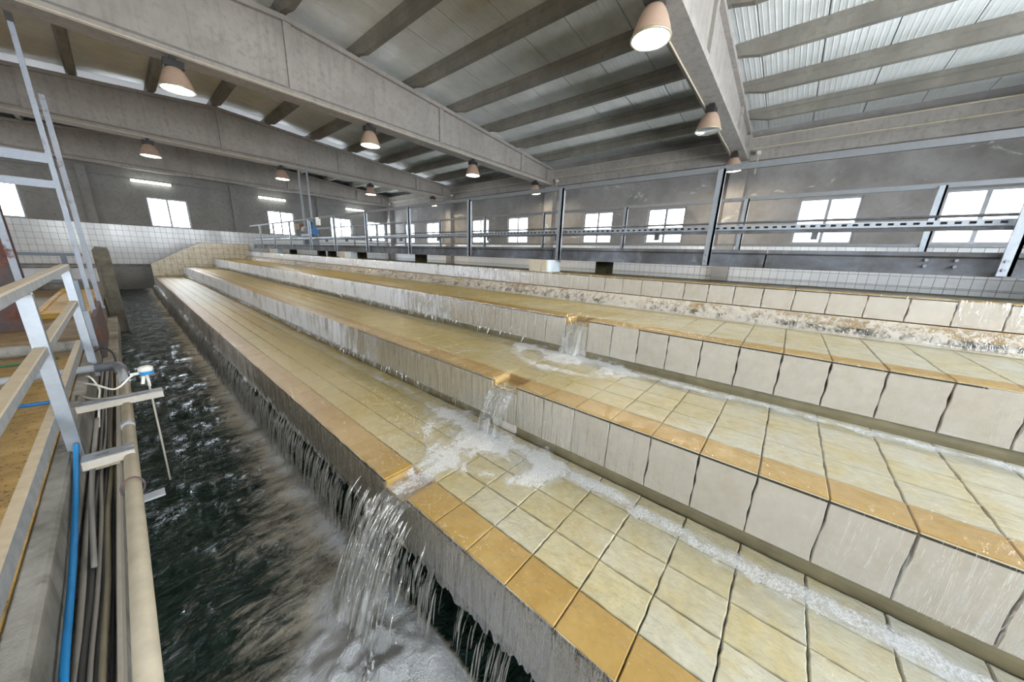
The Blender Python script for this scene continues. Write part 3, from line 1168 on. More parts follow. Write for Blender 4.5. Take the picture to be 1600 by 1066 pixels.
# end wall of the cascade with a raked, tiled top
mb = MB().prism([(3.28, -11.5), (3.28, -3.28), (10.0, 0.58), (17.3, 0.62), (17.3, -11.5)], 'y', 84.25, 85.4)
wall_end = tag(obj('wall_end', mb, grout_wall), 'cream tiled end wall of the cascade with a raked top and rust stains', kind='structure')
end_tile = mat_tile('end_wall_tile', (0.58, 0.53, 0.42), (0.62, 0.58, 0.48), (0.40, 0.23, 0.06), 0.55, 0.2)


def clip_z(x):
    return -3.28 + (x - 3.28) * (3.86 / 6.72) if x < 10 else 0.6


def stair_z(x):
    return SZ[sum(1 for q in SX[1:] if x > q)] - 0.05


for i in range(17):
    xa = 3.3 + i * 0.82
    xb = min(xa + 0.82, 17.28)
    r = 0
    zt = 0.56
    while zt > -5.6:
        zl = zt - 0.98
        ta, tb = min(zt, clip_z(xa)) - .02, min(zt, clip_z(xb)) - .02
        lo = max(zl + .02, stair_z(xa))
        if ta <= lo + 0.02 < tb:
            xk = xa + .02 + (xb - xa - .04) * (lo - ta) / (tb - ta)
            if tb - lo > 0.12:
                obj('wall_tile', MB().prism([(xk, lo), (xb - .02, lo), (xb - .02, tb)], 'y', 84.18, 84.27), end_tile, wall_end)
        elif min(ta, tb) > lo + 0.02:
            obj('wall_tile', MB().prism([(xa + .02, lo), (xb - .02, lo), (xb - .02, tb), (xa + .02, ta)], 'y', 84.18, 84.27), end_tile, wall_end)
        zt -= 0.98

# piers standing on the top step, carrying the walkway
for k, yc in enumerate((12.35, 41.0, 69.0)):
    root = tag(empty('tiled_pier', (17.85, yc, -0.8)), ['short tiled pier on the top step nearest the unlit-lamp beam', 'short tiled pier on the top step about midway along the walkway', 'short tiled pier on the top step by the end wall'][k], 'pier')
    obj('core', MB().box(17.12, 18.6, yc - .62, yc + .62, -0.8, -0.06), grout, root)
    for a, b in ((-.66, 0.28), (.30, .66)):
        obj('pier_tile', MB().cbox(17.05, 17.12, yc - b, yc - a, -0.79, -0.05, 0.012), pier_tile_m, root)
    for a, b in ((17.14, 17.88), (17.9, 18.62)):
        obj('pier_tile', MB().cbox(a, b, yc - .69, yc - .62, -0.79, -0.05, .012), sluice_blue_m, root)
        obj('pier_tile', MB().cbox(a, b, yc + .62, yc + .69, -0.79, -0.05, .012), sluice_blue_m, root)

# ================================================================== WATER ON THE STEPS


def ygrid(y0, y1, fine, coarse, turn):
    ys = [y0]
    while ys[-1] < y1:
        y = ys[-1]
        st = fine + (coarse - fine) * min(1, max(0, (y - turn) / 45.0))
        ys.append(y + st)
    return np.array(ys)


def jag_depth(s, y):
    """how far the sheet clings to the riser"""
    n = fbm(y * 2.3, y * 0 + s, 4, 5 + s) - 0.5 + 0.45 * (vnoise(y * 9, y * 0 + s, 9) - 0.5)
    if s == 0:
        return 1.38 + 0.20 * n + 0.22 * (vnoise(y * 8.0, y * 0 + 2, 15) - 0.5) + 0.16 * (vnoise(y * 17.0, y * 0 + 4, 16) - 0.5)
    return RH[s] - 0.03 + 0.10 * n


for s in range(4):
    x0, z0 = SX[s], SZ[s]
    top = s == 3
    ys = ygrid(YA, YB, 0.10, 0.45, 9)
    nv = len(ys)
    xe = 20.3 if top else (SX[s + 1] + 0.13 if s < 2 else 16.60)
    # tread sheet from the foot of the next riser to the lip
    us_ = np.linspace(0, 1, 30)
    X = xe + (x0 - 0.02 - xe) * us_[:, None] + 0 * ys[None, :]
    Yg = ys[None, :] + 0 * us_[:, None]
    depth = 0.10 if not top else 0.05
    Z = z0 + depth + 0 * X
    lip = np.clip((x0 + 0.35 - X) / 0.37, 0, 1)
    Z = Z - (depth - 0.035) * lip ** 2
    Z = Z + 0.030 * (fbm(X * 2.2, Yg * 1.6, 4, 20 + s) - 0.5) * (1 - lip * 0.8)
    inn = 1 / (1 + np.exp(-(Yg - NOTCH[0] - 0.06) / 0.05)) * 1 / (1 + np.exp((Yg - NOTCH[1] + 0.06) / 0.05))
    foam = np.zeros_like(X)
    if not top:
        capz = 1 / (1 + np.exp((X - x0 - CAPW - 0.05) / 0.07))
        Z = Z - inn * capz * (SILL - 0.09)
        d = xe - X
        wob = 0.35 * (fbm(Yg * 0.8, Yg * 0 + 3, 3, 40 + s) - 0.5) * 2
        # roller of foam in front of the next riser
        near_w = np.clip((9.0 - Yg) / 5.0, 0, 1)
        c0 = 0.75 if s < 2 else 0.22
        ridge = np.exp(-((d - c0 - wob * 0.5) / 0.27) ** 2) * (0.30 + 0.22 * near_w if s < 2 else 0.5)
        skirt = np.exp(-((d - c0 - 0.25) / 0.6) ** 2) * 0.18
        foam = ridge + skirt
        if s < 2:
            # fan under the notch stream
            lx, ly = xe - 1.15, sum(NOTCH) / 2 - 0.1
            rr = np.hypot((X - lx) * 0.95, (Yg - ly) * 0.62)
            ang = fbm(X * 2, Yg * 2, 3, 60)
            foam = foam + 0.60 * np.exp(-((rr - 0.15) / (0.55 + 0.3 * ang)) ** 2) + 0.45 * np.exp(-((rr - 1.35 - 0.4 * (ang - .5)) / 0.3) ** 2)
            Z = Z + 0.10 * np.exp(-(rr / 0.6) ** 2) * (0.4 + fbm(X * 6, Yg * 6, 3, 70))
            foam = foam + 0.30 * np.exp(-((X - x0 - 1.7) / 1.0) ** 2 - ((Yg - ly - 0.1) / 0.75) ** 2)
            if s == 0:
                foam = foam + 0.55 * inn * np.exp(-((X - x0 - 0.4) / 0.9) ** 2)
        Z = Z + 0.03 * foam * fbm(X * 5, Yg * 5, 3, 33)
    P = np.stack([X, Yg, Z], -1)
    o = grid_mesh('tread_water', P, film_m, foam)
    tag(o, ['thin clear water running over the lowest cascade step', 'thin clear water running over the second cascade step from the basin', 'thin clear water running over the third cascade step from the basin', 'thin water film on the topmost weir step'][s], 'water', kind='stuff')
    # sheet down the riser, with a ragged lower hem
    if s == 0:
        ys = ygrid(YA, YB, 0.04, 0.3, 10)
    vs_ = np.linspace(0, 1, 12)
    D = jag_depth(s, ys)
    zz = z0 + 0.035 - 0.0 - vs_[:, None] * D[None, :]
    xx = x0 - 0.02 - 0.05 * np.sqrt(vs_)[:, None] - 0.03 * (fbm(ys[None, :] * 4, vs_[:, None] * 2, 3, 50 + s) - 0.3)
    xx = xx + 0 * zz
    innr = (1 / (1 + np.exp(-(ys - NOTCH[0] - 0.06) / 0.05)) * 1 / (1 + np.exp((ys - NOTCH[1] + 0.06) / 0.05)))[None, :]
    if not top:
        zz = np.minimum(zz, z0 + 0.035 - innr * (SILL - 0.09))
    P = np.stack([xx, ys[None, :] + 0 * xx, zz], -1)
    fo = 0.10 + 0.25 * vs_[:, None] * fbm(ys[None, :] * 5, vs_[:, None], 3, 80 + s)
    fo = fo * (0.4 + 0.6 * np.clip((ys[None, :] - 6) / 12, 0, 1)) + (0.62 if s else 0.42) * np.clip((ys[None, :] - 9) / 14, 0, 1)  # far part whitened: window reflections painted in through the foam density
    if s == 0:
        fo = fo + 0.28 * np.clip((vs_[:, None] - 0.80) / 0.15, 0, 1)
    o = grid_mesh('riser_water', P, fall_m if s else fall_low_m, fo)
    tag(o, ['sheet of water clinging to the face of the lowest cascade step', 'sheet of water on the face of the second cascade step', 'sheet of water on the face of the third cascade step', 'sheet of water on the face of the topmost weir step'][s], 'water', kind='stuff')

# tumbling band below the top step
ys = ygrid(YA, YB, 0.09, 0.4, 9)
vv = np.linspace(0, 1, 14)
xx = 16.60 - 0.5 * vv[:, None] ** 0.8 + 0.10 * (fbm(ys[None, :] * 3.5, vv[:, None] * 5, 4, 90) - 0.5)
zz = -1.63 - 0.62 * vv[:, None] + 0.14 * (fbm(ys[None, :] * 4.5, vv[:, None] * 6, 4, 95) - 0.5) * np.sin(np.pi * vv)[:, None]
P = np.stack([xx + 0 * zz, ys[None, :] + 0 * zz, zz], -1)
fo = 0.42 + 0.4 * fbm(ys[None, :] * 4, vv[:, None] * 3, 3, 99) + 0.35 * np.clip((vv[:, None] - .85) / .15, 0, 1)
tag(grid_mesh('tumbling_water', P, rough_m, fo), 'rough tumbling band of water below the topmost weir step', 'water', kind='stuff')


def strands(name, n, yr, xz_top, xz_bot, wid, label, yfun=None):
    """thin falling threads: narrow three-sided slivers"""
    v, f = [], []
    for i in range(n):
        t = random.random()
        y = yr[0] + (yr[1] - yr[0]) * t ** 1.6
        if (y < 4.6 and random.random() < 0.75) or (yr[0] > 0 and random.random() > (y - yr[0]) / 16.0):
            continue
        xt, zt = xz_top(y)
        xb, zb = xz_bot(y)
        cut = random.random()
        k0 = random.uniform(-0.12, 0.15)
        k1 = min(1.0, k0 + random.choice((0.35, 0.6, 0.9, 1.1)) * random.uniform(0.7, 1.2))
        m = 5
        w = wid * random.uniform(0.5, 1.4) * (1 + max(0, y) / 18.0)
        dx = random.uniform(-0.12, 0.12)
        dy = random.uniform(-0.06, 0.06)
        o = len(v)
        for j in range(m):
            q = k0 + (k1 - k0) * j / (m - 1)
            qq = max(q, 0)
            x = xt + (xb - xt) * math.sqrt(qq) + dx * qq
            z = zt + (zb - zt) * q
            ww = w * (0.35 + math.sin(math.pi * min(1, (j + 0.5) / m)))
            yc = y + dy * q + random.uniform(-.008, .008)
            v += [(x, yc - ww, z), (x - ww * 1.2, yc, z), (x, yc + ww, z)]
        for j in range(m - 1):
            for a in range(3):
                b = (a + 1) % 3
                f.append((o + j * 3 + a, o + j * 3 + b, o + j * 3 + 3 + b, o + j * 3 + 3 + a))
    mb = MB()
    mb.v, mb.f = v, f
    return tag(obj(name, mb, strand_m, fix=False, smooth=True), label, 'water', kind='stuff')


POOL = -8.4
strands('falling_water', 2600, (-3, 84), lambda y: (SX[0] - 0.08, SZ[0] - float(jag_depth(0, np.array([y]))[0]) + 0.05), lambda y: (SX[0] - 0.42, POOL), 0.011,
        'curtain of thin water threads falling from the lowest step into the basin')
for s in (1, 2):
    strands('falling_water', 1300, (7, 84), lambda y: (SX[s] - 0.07, SZ[s] - RH[s] + 0.15), lambda y: (SX[s] - 0.16, SZ[s - 1] + 0.08), 0.012,
            ['short drips of water below the face of the second cascade step', 'short drips of water below the face of the third cascade step'][s - 1])


def spill(s, x_land, z_land, label, w0=0.85, w1=1.05, thick=0.08):
    """stream arcing out of a notch"""
    x0, z0 = SX[s], SZ[s] - SILL + 0.10
    nv, nu = 26, 30
    a = np.linspace(0, 1, nu)[:, None]
    b = np.linspace(-0.5, 0.5, nv)[None, :]
    yc = sum(NOTCH) / 2 - 0.02
    wd = w0 + (w1 - w0) * a
    t = np.clip((a - 0.18) / 0.82, 0, 1)
    X = x0 + 0.35 - a * 0.0 - (0.35 + 0) * np.clip(a / 0.18, 0, 1) - (x0 - x_land) * t
    Z = z0 - 0.05 * np.clip(a / 0.18, 0, 1) - (z0 - 0.05 - z_land) * t ** 1.9
    Y = yc + b * wd - 0.25 * t * (s == 0)
    nz = fbm(b * 9 + 3 + 0 * a, a * 3.0 + 0 * b, 4, 120 + s) - 0.5
    X = X + 0 * b + thick * 3.2 * nz * (0.25 + t)
    Z = Z + 0 * b + thick * 1.0 * nz
    Y = Y + 0.10 * (fbm(b * 5 + 0 * a, a * 5 + 0 * b, 3, 130 + s) - 0.5) * t
    fo = 0.28 + 0.38 * t + 0.3 * (fbm(b * 12 + 0 * a, a * 2.2 + 0 * b, 3, 140 + s) - 0.3) + 0 * b
    if s:
        fo = fo - 0.22
    P = np.stack([X, Y, Z], -1)
    return tag(grid_mesh('spill_stream', P, stream_m, fo), label, 'water', kind='stuff')


spill(0, 1.95, POOL, 'stream pouring from the notch in the lowest step into the basin', 0.9, 1.15, 0.12)
spill(1, 6.35, SZ[0] + 0.08, 'stream pouring from the notch in the second step', 0.92, 1.0, 0.06)
spill(2, 10.85, SZ[1] + 0.08, 'stream pouring from the notch in the third step', 0.9, 0.95, 0.05)

# loose threads round the big stream
mbs = MB()
for i in range(260):
    yb_ = random.gauss(sum(NOTCH) / 2 - 0.1, 0.5)
    q0 = random.random() * 0.8
    q1 = min(1, q0 + random.uniform(0.08, 0.35))
    w = random.uniform(0.008, 0.028)
    xo = random.gauss(0, 0.13)
    pts = []
    for j in range(4):
        q = q0 + (q1 - q0) * j / 3
        pts.append((3.2 - 1.3 * q + xo * (q + .2), yb_ - 0.25 * q, -5.6 - 2.8 * q ** 1.8))
    mbs.tube(pts, [w * .4, w, w, w * .3], 5)
tag(obj('splash_threads', mbs, strand_m, smooth=True, fix=False), 'loose threads and drops around the big notch stream', 'water', kind='stuff')

# ================================================================== BASIN
xs = np.concatenate([np.linspace(-1.35, 2.2, 48), np.linspace(2.26, 3.6, 24), np.linspace(3.7, 4.75, 6)])
ys = ygrid(-4.0, 94.2, 0.09, 0.55, 10)
X, Yg = np.meshgrid(xs, ys, indexing='ij')
Z = POOL + 0.10 * (fbm(X * 1.3, Yg * 1.7, 5, 200) - 0.5) + 0.05 * np.sin(Yg * 2.6 + 2.2 * fbm(X, Yg * 0.5, 3, 201) * 3 + X * 1.5)
strk = fbm(X * 0.9 + 5, Yg * 2.4, 4, 205)
edge = np.exp(-(np.clip(2.95 - X, 0, 9) / (1.0 + 0.75 * np.clip((16 - Yg) / 8, 0, 1))) ** 1.4) * (0.85 - 0.2 * np.clip((Yg - 15) / 40, 0, 1))
lx, ly = 1.9, 5.0
rr = np.hypot((X - lx) * 0.8, (Yg - ly) * 0.62)
spl = 1.05 * np.exp(-(rr / 1.15) ** 2) + 0.75 * np.exp(-((rr - 1.35) / 0.75) ** 2) * np.clip((6.6 - Yg) / 2.0, 0, 1)
foam = edge * np.clip((3.35 - X) / 0.3, 0, 1) * (0.55 + 0.9 * strk) + spl * np.clip((3.3 - X) / 0.4, 0, 1) * (0.5 + 0.9 * fbm(X * 1.6, Yg * 1.6, 4, 210)) - 0.02 - 0.5 * (X > 3.4)
foam = foam + 0.16 * strk * np.clip((12 - Yg) / 8, 0, 1)
Z = Z + 0.55 * np.exp(-(rr / 0.85) ** 2) * (0.1 + 1.2 * fbm(X * 3, Yg * 3, 5, 220) ** 1.5) + 0.08 * np.clip(foam, 0, 1) * fbm(X * 5, Yg * 7, 4, 221)
Z = np.where(X > 3.2, np.minimum(Z, POOL + 0.1), Z)
X = np.where(Yg > 83.6, np.minimum(X, 3.22), X)
tag(grid_mesh('basin_water', np.stack([X, Yg, Z], -1), pool_m, foam), 'dark green rippling basin water streaked with foam beside the steps', 'water', kind='stuff')
# froth peaks where the stream lands
mbf = MB()
for i in range(22):
    a = random.uniform(0, 2 * math.pi)
    r = abs(random.gauss(0, 0.42))
    cx, cy = 1.95 + r * math.cos(a), 4.95 + r * math.sin(a)
    h = random.uniform(0.15, 0.6) * math.exp(-r)
    w = random.uniform(0.05, 0.11)
    lean = (random.gauss(0, .04), random.gauss(0, .04))
    prof = [(0, 1.0), (0.25, 0.9), (0.5, 0.62), (0.78, 0.32), (1.0, 0.10)]
    pts = [(cx + lean[0] * t, cy + lean[1] * t, POOL + 0.08 + h * t) for t, _ in prof]
    mbf.tube(pts, [w * q for _, q in prof], 7)
tag(obj('splash_froth', mbf, froth_m, smooth=True, fix=False), 'white froth thrown up where the big stream hits the basin', 'water', kind='stuff')
tag(obj('floor', MB().box(XL - 0.9, XR + 0.9, Y0 - 0.9, Y1 + 0.9, -12.0, -11.5), concrete_dark), 'dark concrete bed of the basin', kind='structure')

# ================================================================== CHANNEL, WALKWAY
tag(grid_mesh('channel_water', np.stack(np.meshgrid(np.linspace(20.56, 54.35, 3), np.linspace(YA, 94.9, 40), indexing='ij') + [np.full((3, 40), -1.45)], -1), channel_m), 'still water of the upper channel between weir and tiled wall', 'water', kind='stuff')

XN, XF, DK = 18.0, 27.7, 0.72
deck = tag(empty('walkway', ((XN + XF) / 2, 33, -0.04)), 'weathered steel walkway running along the top of the cascade', 'walkway')
seg = [-16.2, 1.0, 12.0, 27.8, 44.0, 60.0, 84.0]
for i in range(len(seg) - 1):
    a, b = seg[i] + 0.03, seg[i + 1] - 0.03
    for x, sg in ((XN, 1), (XF, -1)):
        obj('edge_beam', MB().prism([(x, -0.04), (x, 0.12), (x + sg * .12, 0.12), (x + sg * .12, 0.52), (x, 0.58), (x, 0.72), (x + sg * .6, 0.72), (x + sg * .6, 0.62), (x + sg * .22, 0.5), (x + sg * .22, 0.08), (x + sg * .6, 0.06), (x + sg * .6, -0.04)], 'y', a, b), deck_steel, deck)
    for j in range(int((b - a) // 4)):
        y = a + (j + .5) * (b - a) / int((b - a) // 4)
        obj('deck_plate', MB().box(XN + .62, XF - .62, y - (b - a) / int((b - a) // 4) / 2 + .03, y + (b - a) / int((b - a) // 4) / 2 - .03, 0.56, 0.64), deck_steel, deck)
for y in (-4.1, -4.0 + 0.55):
    for z in (0.25, 0.45):
        obj('bolt', MB().tube([(XN + .13, y, z), (XN + .02, y, z)], 0.05, 6), galv_rust, deck)

post_y = [3.08 + 8.2 * k for k in range(-2, 10)]


def railing(x, label, rails, psize, sgn, ztop, zfoot):
    root = tag(empty('railing', (x, 33, zfoot)), label, 'railing')
    for y in post_y:
        if y > 82:
            continue
        # L-angle posts
        w = psize
        mb = MB().box(x - w / 2, x + w / 2, y - 0.04, y + 0.04, zfoot, ztop)
        mb.box(x - w / 2, x - w / 2 + 0.08, y - 0.04, y + w, zfoot, ztop)
        pst = obj('post', mb, galv, root)
        for z in (zfoot + 0.18, zfoot + 0.45):
            if zfoot < 0.3:
                obj('bolt', MB().tube([(x - w / 2, y + w * .6, z), (x - w / 2 - .06, y + w * .6, z)], 0.05, 6), galv_rust, pst)
    for nm, z, h in rails:
        obj(nm, MB().box(x - 0.05, x + 0.05, -16.2, 83.8, z - h / 2, z + h / 2), galv_rail, root)
        pass
    return root


railing(XN - 0.16, 'galvanised angle-iron railing on the cascade side of the walkway', [('top_rail', 4.12, 0.24)], 0.24, 1, 4.1, 0.0)
railing(XF, 'galvanised angle-iron railing on the window side of the walkway', [('top_rail', 4.35, 0.24), ('mid_rail', 2.86, 0.14), ('toe_rail', 1.43, 0.14)], 0.24, 1, 4.35, 0.72)

# perforated cable tray with hanging brackets
tray = tag(empty('cable_tray', (XN + 0.2, 33, 1.4)), 'perforated steel cable tray clipped behind the cascade-side railing', 'tray')
mb = MB()
xt = XN + 0.18
zt0, zt1 = 1.56, 1.76
pitch, sl = 0.30, 0.15
y = -8.0
zs0, zs1 = 1.625, 1.705
mb.box(xt, xt + 0.03, -16, 83, zt0, zs0)
mb.box(xt, xt + 0.03, -16, 83, zs1, zt1)
mb.box(xt, xt + 0.03, -16, -8.0, zs0, zs1)
while y < 62:
    mb.box(xt, xt + 0.03, y, y + pitch - sl, zs0, zs1)
    y += pitch
mb.box(xt, xt + 0.03, y, 83, zs0, zs1)
mb.box(xt + 0.03, xt + 0.5, -16, 83, zt0, zt0 + 0.03)
obj('slot_blocker', MB().box(xt + 0.2, xt + 0.22, -16, 83, zt0 + 0.03, zt1), black_box, tray)  # added dark plate, keeps window light from showing through the slots
obj('tray_channel', mb, galv, tray)
obj('cable_pipe', MB().beam((xt - 0.02, -16, 1.47), (xt - 0.02, 83, 1.47), 0.08, 0.12), deck_steel, tray)
for y in (-6.5, -0.4, 5.7, 11.8, 17.9, 24, 30, 36, 42, 48):
    obj('bracket', MB().box(xt - 0.04, xt + 0.2, y - 0.1, y + 0.1, 1.15, 1.42), deck_steel, tray)
tag(obj('handrail_tube', MB().tube([(xt + 0.02, -16, 1.88), (xt + 0.02, 83, 1.88)], 0.045, 8), deck_steel), 'thin dark tube running just above the perforated cable tray', 'rail')

# dark posts carrying the walkway
for k, yc in enumerate((10.1, 32.0, 46.0, 56.0, 60.2, 74.0)):
    tag(obj('support_post', MB().cbox(21.4, 22.4, yc - 0.42, yc + 0.42, -11.5, 0.54, 0.03), algae_stone),
        ['dark wet post under the walkway beside the blue-sided pier', 'dark wet walkway post after the first stretch of white tiles', 'dark wet walkway post near the middle pier', 'dark wet walkway post under the nearer sluice rod', 'dark wet walkway post under the farther sluice rod', 'dark wet walkway post by the end wall'][k], 'post')

# sluice actuator on the walkway
act = tag(empty('sluice_actuator', (20.2, 59, 0.64)), 'sluice gate drive with blue motor and two tall lifting rods', 'machine')
for y, z in ((60.6, 11.9), (57.4, 11.8)):
    obj('lifting_rod', MB().tube([(20.0, y, 0.64), (20.0, y, z)], [0.14, 0.14], 10), galv_rust, act)
    obj('pedestal', MB().cbox(19.6, 20.4, y - .5, y + .5, 0.64, 1.9, 0.06), grey_paint, act)
obj('gear_case', MB().cbox(19.4, 20.5, 57.0, 60.9, 1.9, 2.5, 0.1), dark_plastic, act)
obj('gear_drum', MB().tube([(19.8, 60.3, 3.0), (19.8, 59.2, 3.0)], 0.55, 14), grey_plastic, act)
obj('motor', MB().tube([(19.8, 57.6, 2.7), (19.8, 56.1, 2.7)], 0.55, 14), blue_paint, act)
obj('motor_cap', MB().lathe([(0.3, 0), (0.3, 0.7), (0.12, 1.1)], (19.8, 57.0, 3.1), 10, True), blue_paint, act)
obj('control_box', MB().cbox(19.5, 20.1, 61.5, 63.6, 3.1, 4.0, 0.05), mat_plain('brown_box', (0.22, 0.14, 0.09), 0.6), act)
tag(obj('junction_box', MB().cbox(17.75, 17.95, 48.6, 49.7, 3.2, 4.2, 0.04), white_plastic), 'white junction box fixed to a walkway railing post', 'junction box')

# ================================================================== PLATFORM SIDE
FZ = -5.3
XRAIL = -1.6
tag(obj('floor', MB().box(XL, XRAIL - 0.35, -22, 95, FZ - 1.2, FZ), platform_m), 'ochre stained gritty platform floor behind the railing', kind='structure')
tag(obj('wall_basin', MB().cbox(XRAIL - 0.35, XRAIL - 0.02, -22, 95, -11.5, FZ, 0.05), concrete_old), 'rough concrete basin wall below the platform railing', kind='structure')
tag(obj('ledge', MB().cbox(XRAIL - 0.02, -1.02, -22, 46, -7.6, -6.5, 0.04), concrete_old), 'narrow concrete ledge carrying cables along the basin wall', kind='structure')

# square-tube railing
rl = tag(empty('railing', (XRAIL, 14, -6.0)), 'galvanised square-tube handrail along the platform edge', 'railing')
HZ = -1.10
for y in (4.2, 13.55, 23.6):
    obj('post', MB().cbox(XRAIL - .11, XRAIL + .13, y - .13, y + .13, -6.0, HZ - 0.12, 0.02), galv, rl)
obj('handrail', MB().cbox(XRAIL - .125, XRAIL + .125, -10, 24.0, HZ - .13, HZ + .12, 0.03), galv_top, rl)
obj('mid_rail', MB().cbox(XRAIL - .10, XRAIL + .10, -10, 23.6, -2.72, -2.50, 0.02), galv_top, rl)
obj('toe_rail', MB().cbox(XRAIL - .27, XRAIL - .11, -10, 23.6, -4.62, -4.25, 0.02), galv_top, rl)

# tall frame posts, bars and rusty column
fr = tag(empty('gantry_frame', (-3, 33, FZ)), 'tall galvanised gantry frame with two bars and a rusted column', 'frame')
obj('upright', MB().box(XRAIL - .10, XRAIL + .10, 32.85, 32.93, FZ, 10.75).box(XRAIL + .05, XRAIL + .10, 32.93, 33.1, FZ, 10.75), galv_rust, fr)
obj('cap', MB().box(XRAIL - .12, XRAIL + .12, 32.8, 33.15, 10.75, 11.15), black_box, fr)
obj('bar', MB().box(-12, XRAIL, 32.88, 33.1, 4.15, 4.65), galv_rust, fr)
obj('bar', MB().box(-12, XRAIL, 32.88, 33.1, 2.85, 3.25), galv_rust, fr)
cm = MB().box(-5.2, -3.75, 32.7, 32.85, FZ, 12).box(-5.2, -3.75, 33.75, 33.9, FZ, 12).box(-4.55, -4.4, 32.85, 33.75, FZ, 12)
obj('column', cm, rusty, fr)
obj('column_edge', MB().box(-3.95, -3.7, 32.6, 32.7, FZ, 12), galv_rust, fr)
XU = -1.66
up = tag(empty('angle_upright', (XU, 43, FZ)), 'second tall galvanised angle upright beside the gantry frame', 'upright')
obj('angle', MB().box(XU - .14, XU + .14, 42.9, 43.0, FZ, 10.0).box(XU + .08, XU + .14, 43.0, 43.25, FZ, 10.0), galv_rust, up)
obj('foot_plate', MB().cbox(XU - .32, XU + .2, 42.6, 43.7, FZ, FZ + 0.12, 0.03), galv_rust, up)
# short stub upright by the pipe elbow
st = tag(empty('stub_post', (XRAIL - 0.1, 27.2, FZ)), 'short grey steel stub post behind the second railing post', 'post')
obj('stub', MB().cbox(XRAIL - .3, XRAIL + .05, 27.0, 27.4, FZ, -1.9, 0.02), grey_paint, st)
obj('sleeve', MB().cbox(XRAIL - .38, XRAIL + .12, 26.9, 27.5, FZ, -3.4, 0.03), galv_rust, st)
tag(obj('rust_plate', MB().cbox(-1.60, -1.42, 29.5, 37.5, -7.6, -4.1, 0.02), rusty), 'maroon rusted steel plate on the basin wall below the gantry', 'plate')
tag(obj('concrete_pier', MB().prism([(-1.55, -11.5), (-1.55, -0.75), (-1.35, -0.45), (-0.62, -0.5), (-0.55, -0.9), (-0.55, -11.5)], 'y', 49, 51.0), concrete_moss), 'weathered concrete pier standing at the basin edge', 'pier')

# far platform things
tank = tag(empty('white_trough', (-7, 62, FZ)), 'low white tiled trough wall across the platform', 'trough')
obj('trough_wall', MB().cbox(-14, -1.8, 62, 62.8, FZ, -2.95, 0.04), white_paint, tank)
obj('coping', MB().cbox(-14, -1.8, 61.8, 63.0, -2.95, -2.72, 0.04), concrete_old, tank)
obj('plinth', MB().cbox(-14, -1.8, 61.6, 62, FZ, -4.5, 0.04), concrete_old, tank)
rb = tag(empty('railing', (-7, 60, FZ)), 'blue-grey painted rail across the platform in front of the white trough', 'railing')
for z in (-1.45, -4.25):
    obj('rail', MB().box(-12, -2.6, 60, 60.2, z - .17, z + .17), grey_paint, rb)
for x in (-3.9, -8.5):
    obj('post', MB().box(x - .2, x + .2, 60.02, 60.22, FZ, -1.6), grey_paint, rb)
yb = tag(empty('hatch_board', (-3.3, 47, FZ)), 'yellow wooden hatch board lying on the platform', 'board')
obj('board', MB().cbox(-4.5, -2.1, 38.5, 58.0, FZ, FZ + 0.3, 0.05), yellow_wood, yb)
obj('edge_strip', MB().cbox(-4.5, -4.2, 38.5, 58.0, FZ + 0.3, FZ + 0.42, 0.03), yellow_wood, yb)
obj('edge_strip', MB().cbox(-4.5, -2.1, 38.5, 38.9, FZ + 0.3, FZ + 0.38, 0.03), yellow_wood, yb)
vh = tag(empty('valve_housing', (-6.2, 44, FZ)), 'grey cast valve housing beside the yellow hatch board', 'valve')
obj('body', MB().lathe([(1.2, 0), (1.2, 0.3), (0.8, 0.5), (0.8, 1.6), (1.0, 1.7), (1.0, 2.0), (0.4, 2.3)], (-6.2, 44, FZ), 18, True), grey_plastic, vh)
obj('flange', MB().tube([(-6.2, 42.6, FZ + 1.1), (-6.2, 42.2, FZ + 1.1)], 0.9, 16), grey_plastic, vh)
obj('pipe_run', MB().tube([(-6.2, 43, FZ + 1.1), (-6.2, 38, FZ + 1.1), (-6.2, 36.5, FZ + .9), (-9, 36, FZ + .9)], 0.55, 12), dark_plastic, vh)
tag(obj('floor_pipe', MB().tube([(-9, 26.6, FZ + .3), (-2.2, 26.3, FZ + .3), (-1.7, 26.3, FZ + .3)], 0.26, 12), concrete_old), 'dusty grey pipe lying across the platform behind the second post', 'pipe')
tag(obj('floor_plank', MB().cbox(-9, -1.98, 29.0, 33.6, FZ, FZ + 0.25, 0.04), mat_plain('brown_plank', (0.22, 0.15, 0.08), 0.7, var=0.3)), 'wide brown plank across the platform near the gantry', 'plank')

# pvc overflow pipe
PXX, PZ = -0.63, -5.12
pp = tag(empty('drain_pipe', (PXX, 12, PZ)), 'long dusty beige plastic pipe hung over the basin edge', 'pipe')
obj('pipe', MB().tube([(PXX, -6, PZ), (PXX - 0.0, 8, PZ), (PXX - .02, 18.4, PZ)], 0.125, 18), pvc, pp, True)
obj('pipe_collar', MB().tube([(PXX - .02, 13.6, PZ), (PXX - .02, 14.0, PZ)], 0.14, 18), grey_plastic, pp, True)
obj('pipe', MB().tube([(PXX - .02, 18.3, PZ), (PXX - .1, 20.5, PZ)], 0.13, 18), grey_plastic, pp, True)
ex = [(PXX - .1, 20.3, PZ), (PXX - .12, 20.9, PZ), (PXX - .2, 21.25, PZ + .01), (PXX - .42, 21.4, PZ + .01), (PXX - .8, 21.42, PZ + .01)]
obj('elbow', MB().tube(ex, 0.185, 16), dark_plastic, pp, True)
obj('pipe', MB().tube([(PXX - .7, 21.42, PZ + .01), (-6.5, 21.2, PZ + .05)], 0.145, 16), grey_plastic, pp, True)
tor = []
for k in range(25):
    a = 2 * math.pi * k / 24
    tor.append((PXX - .01 + 0.17 * math.cos(a), 10.0 + .12 * math.sin(a), PZ + 0.17 * math.sin(a)))
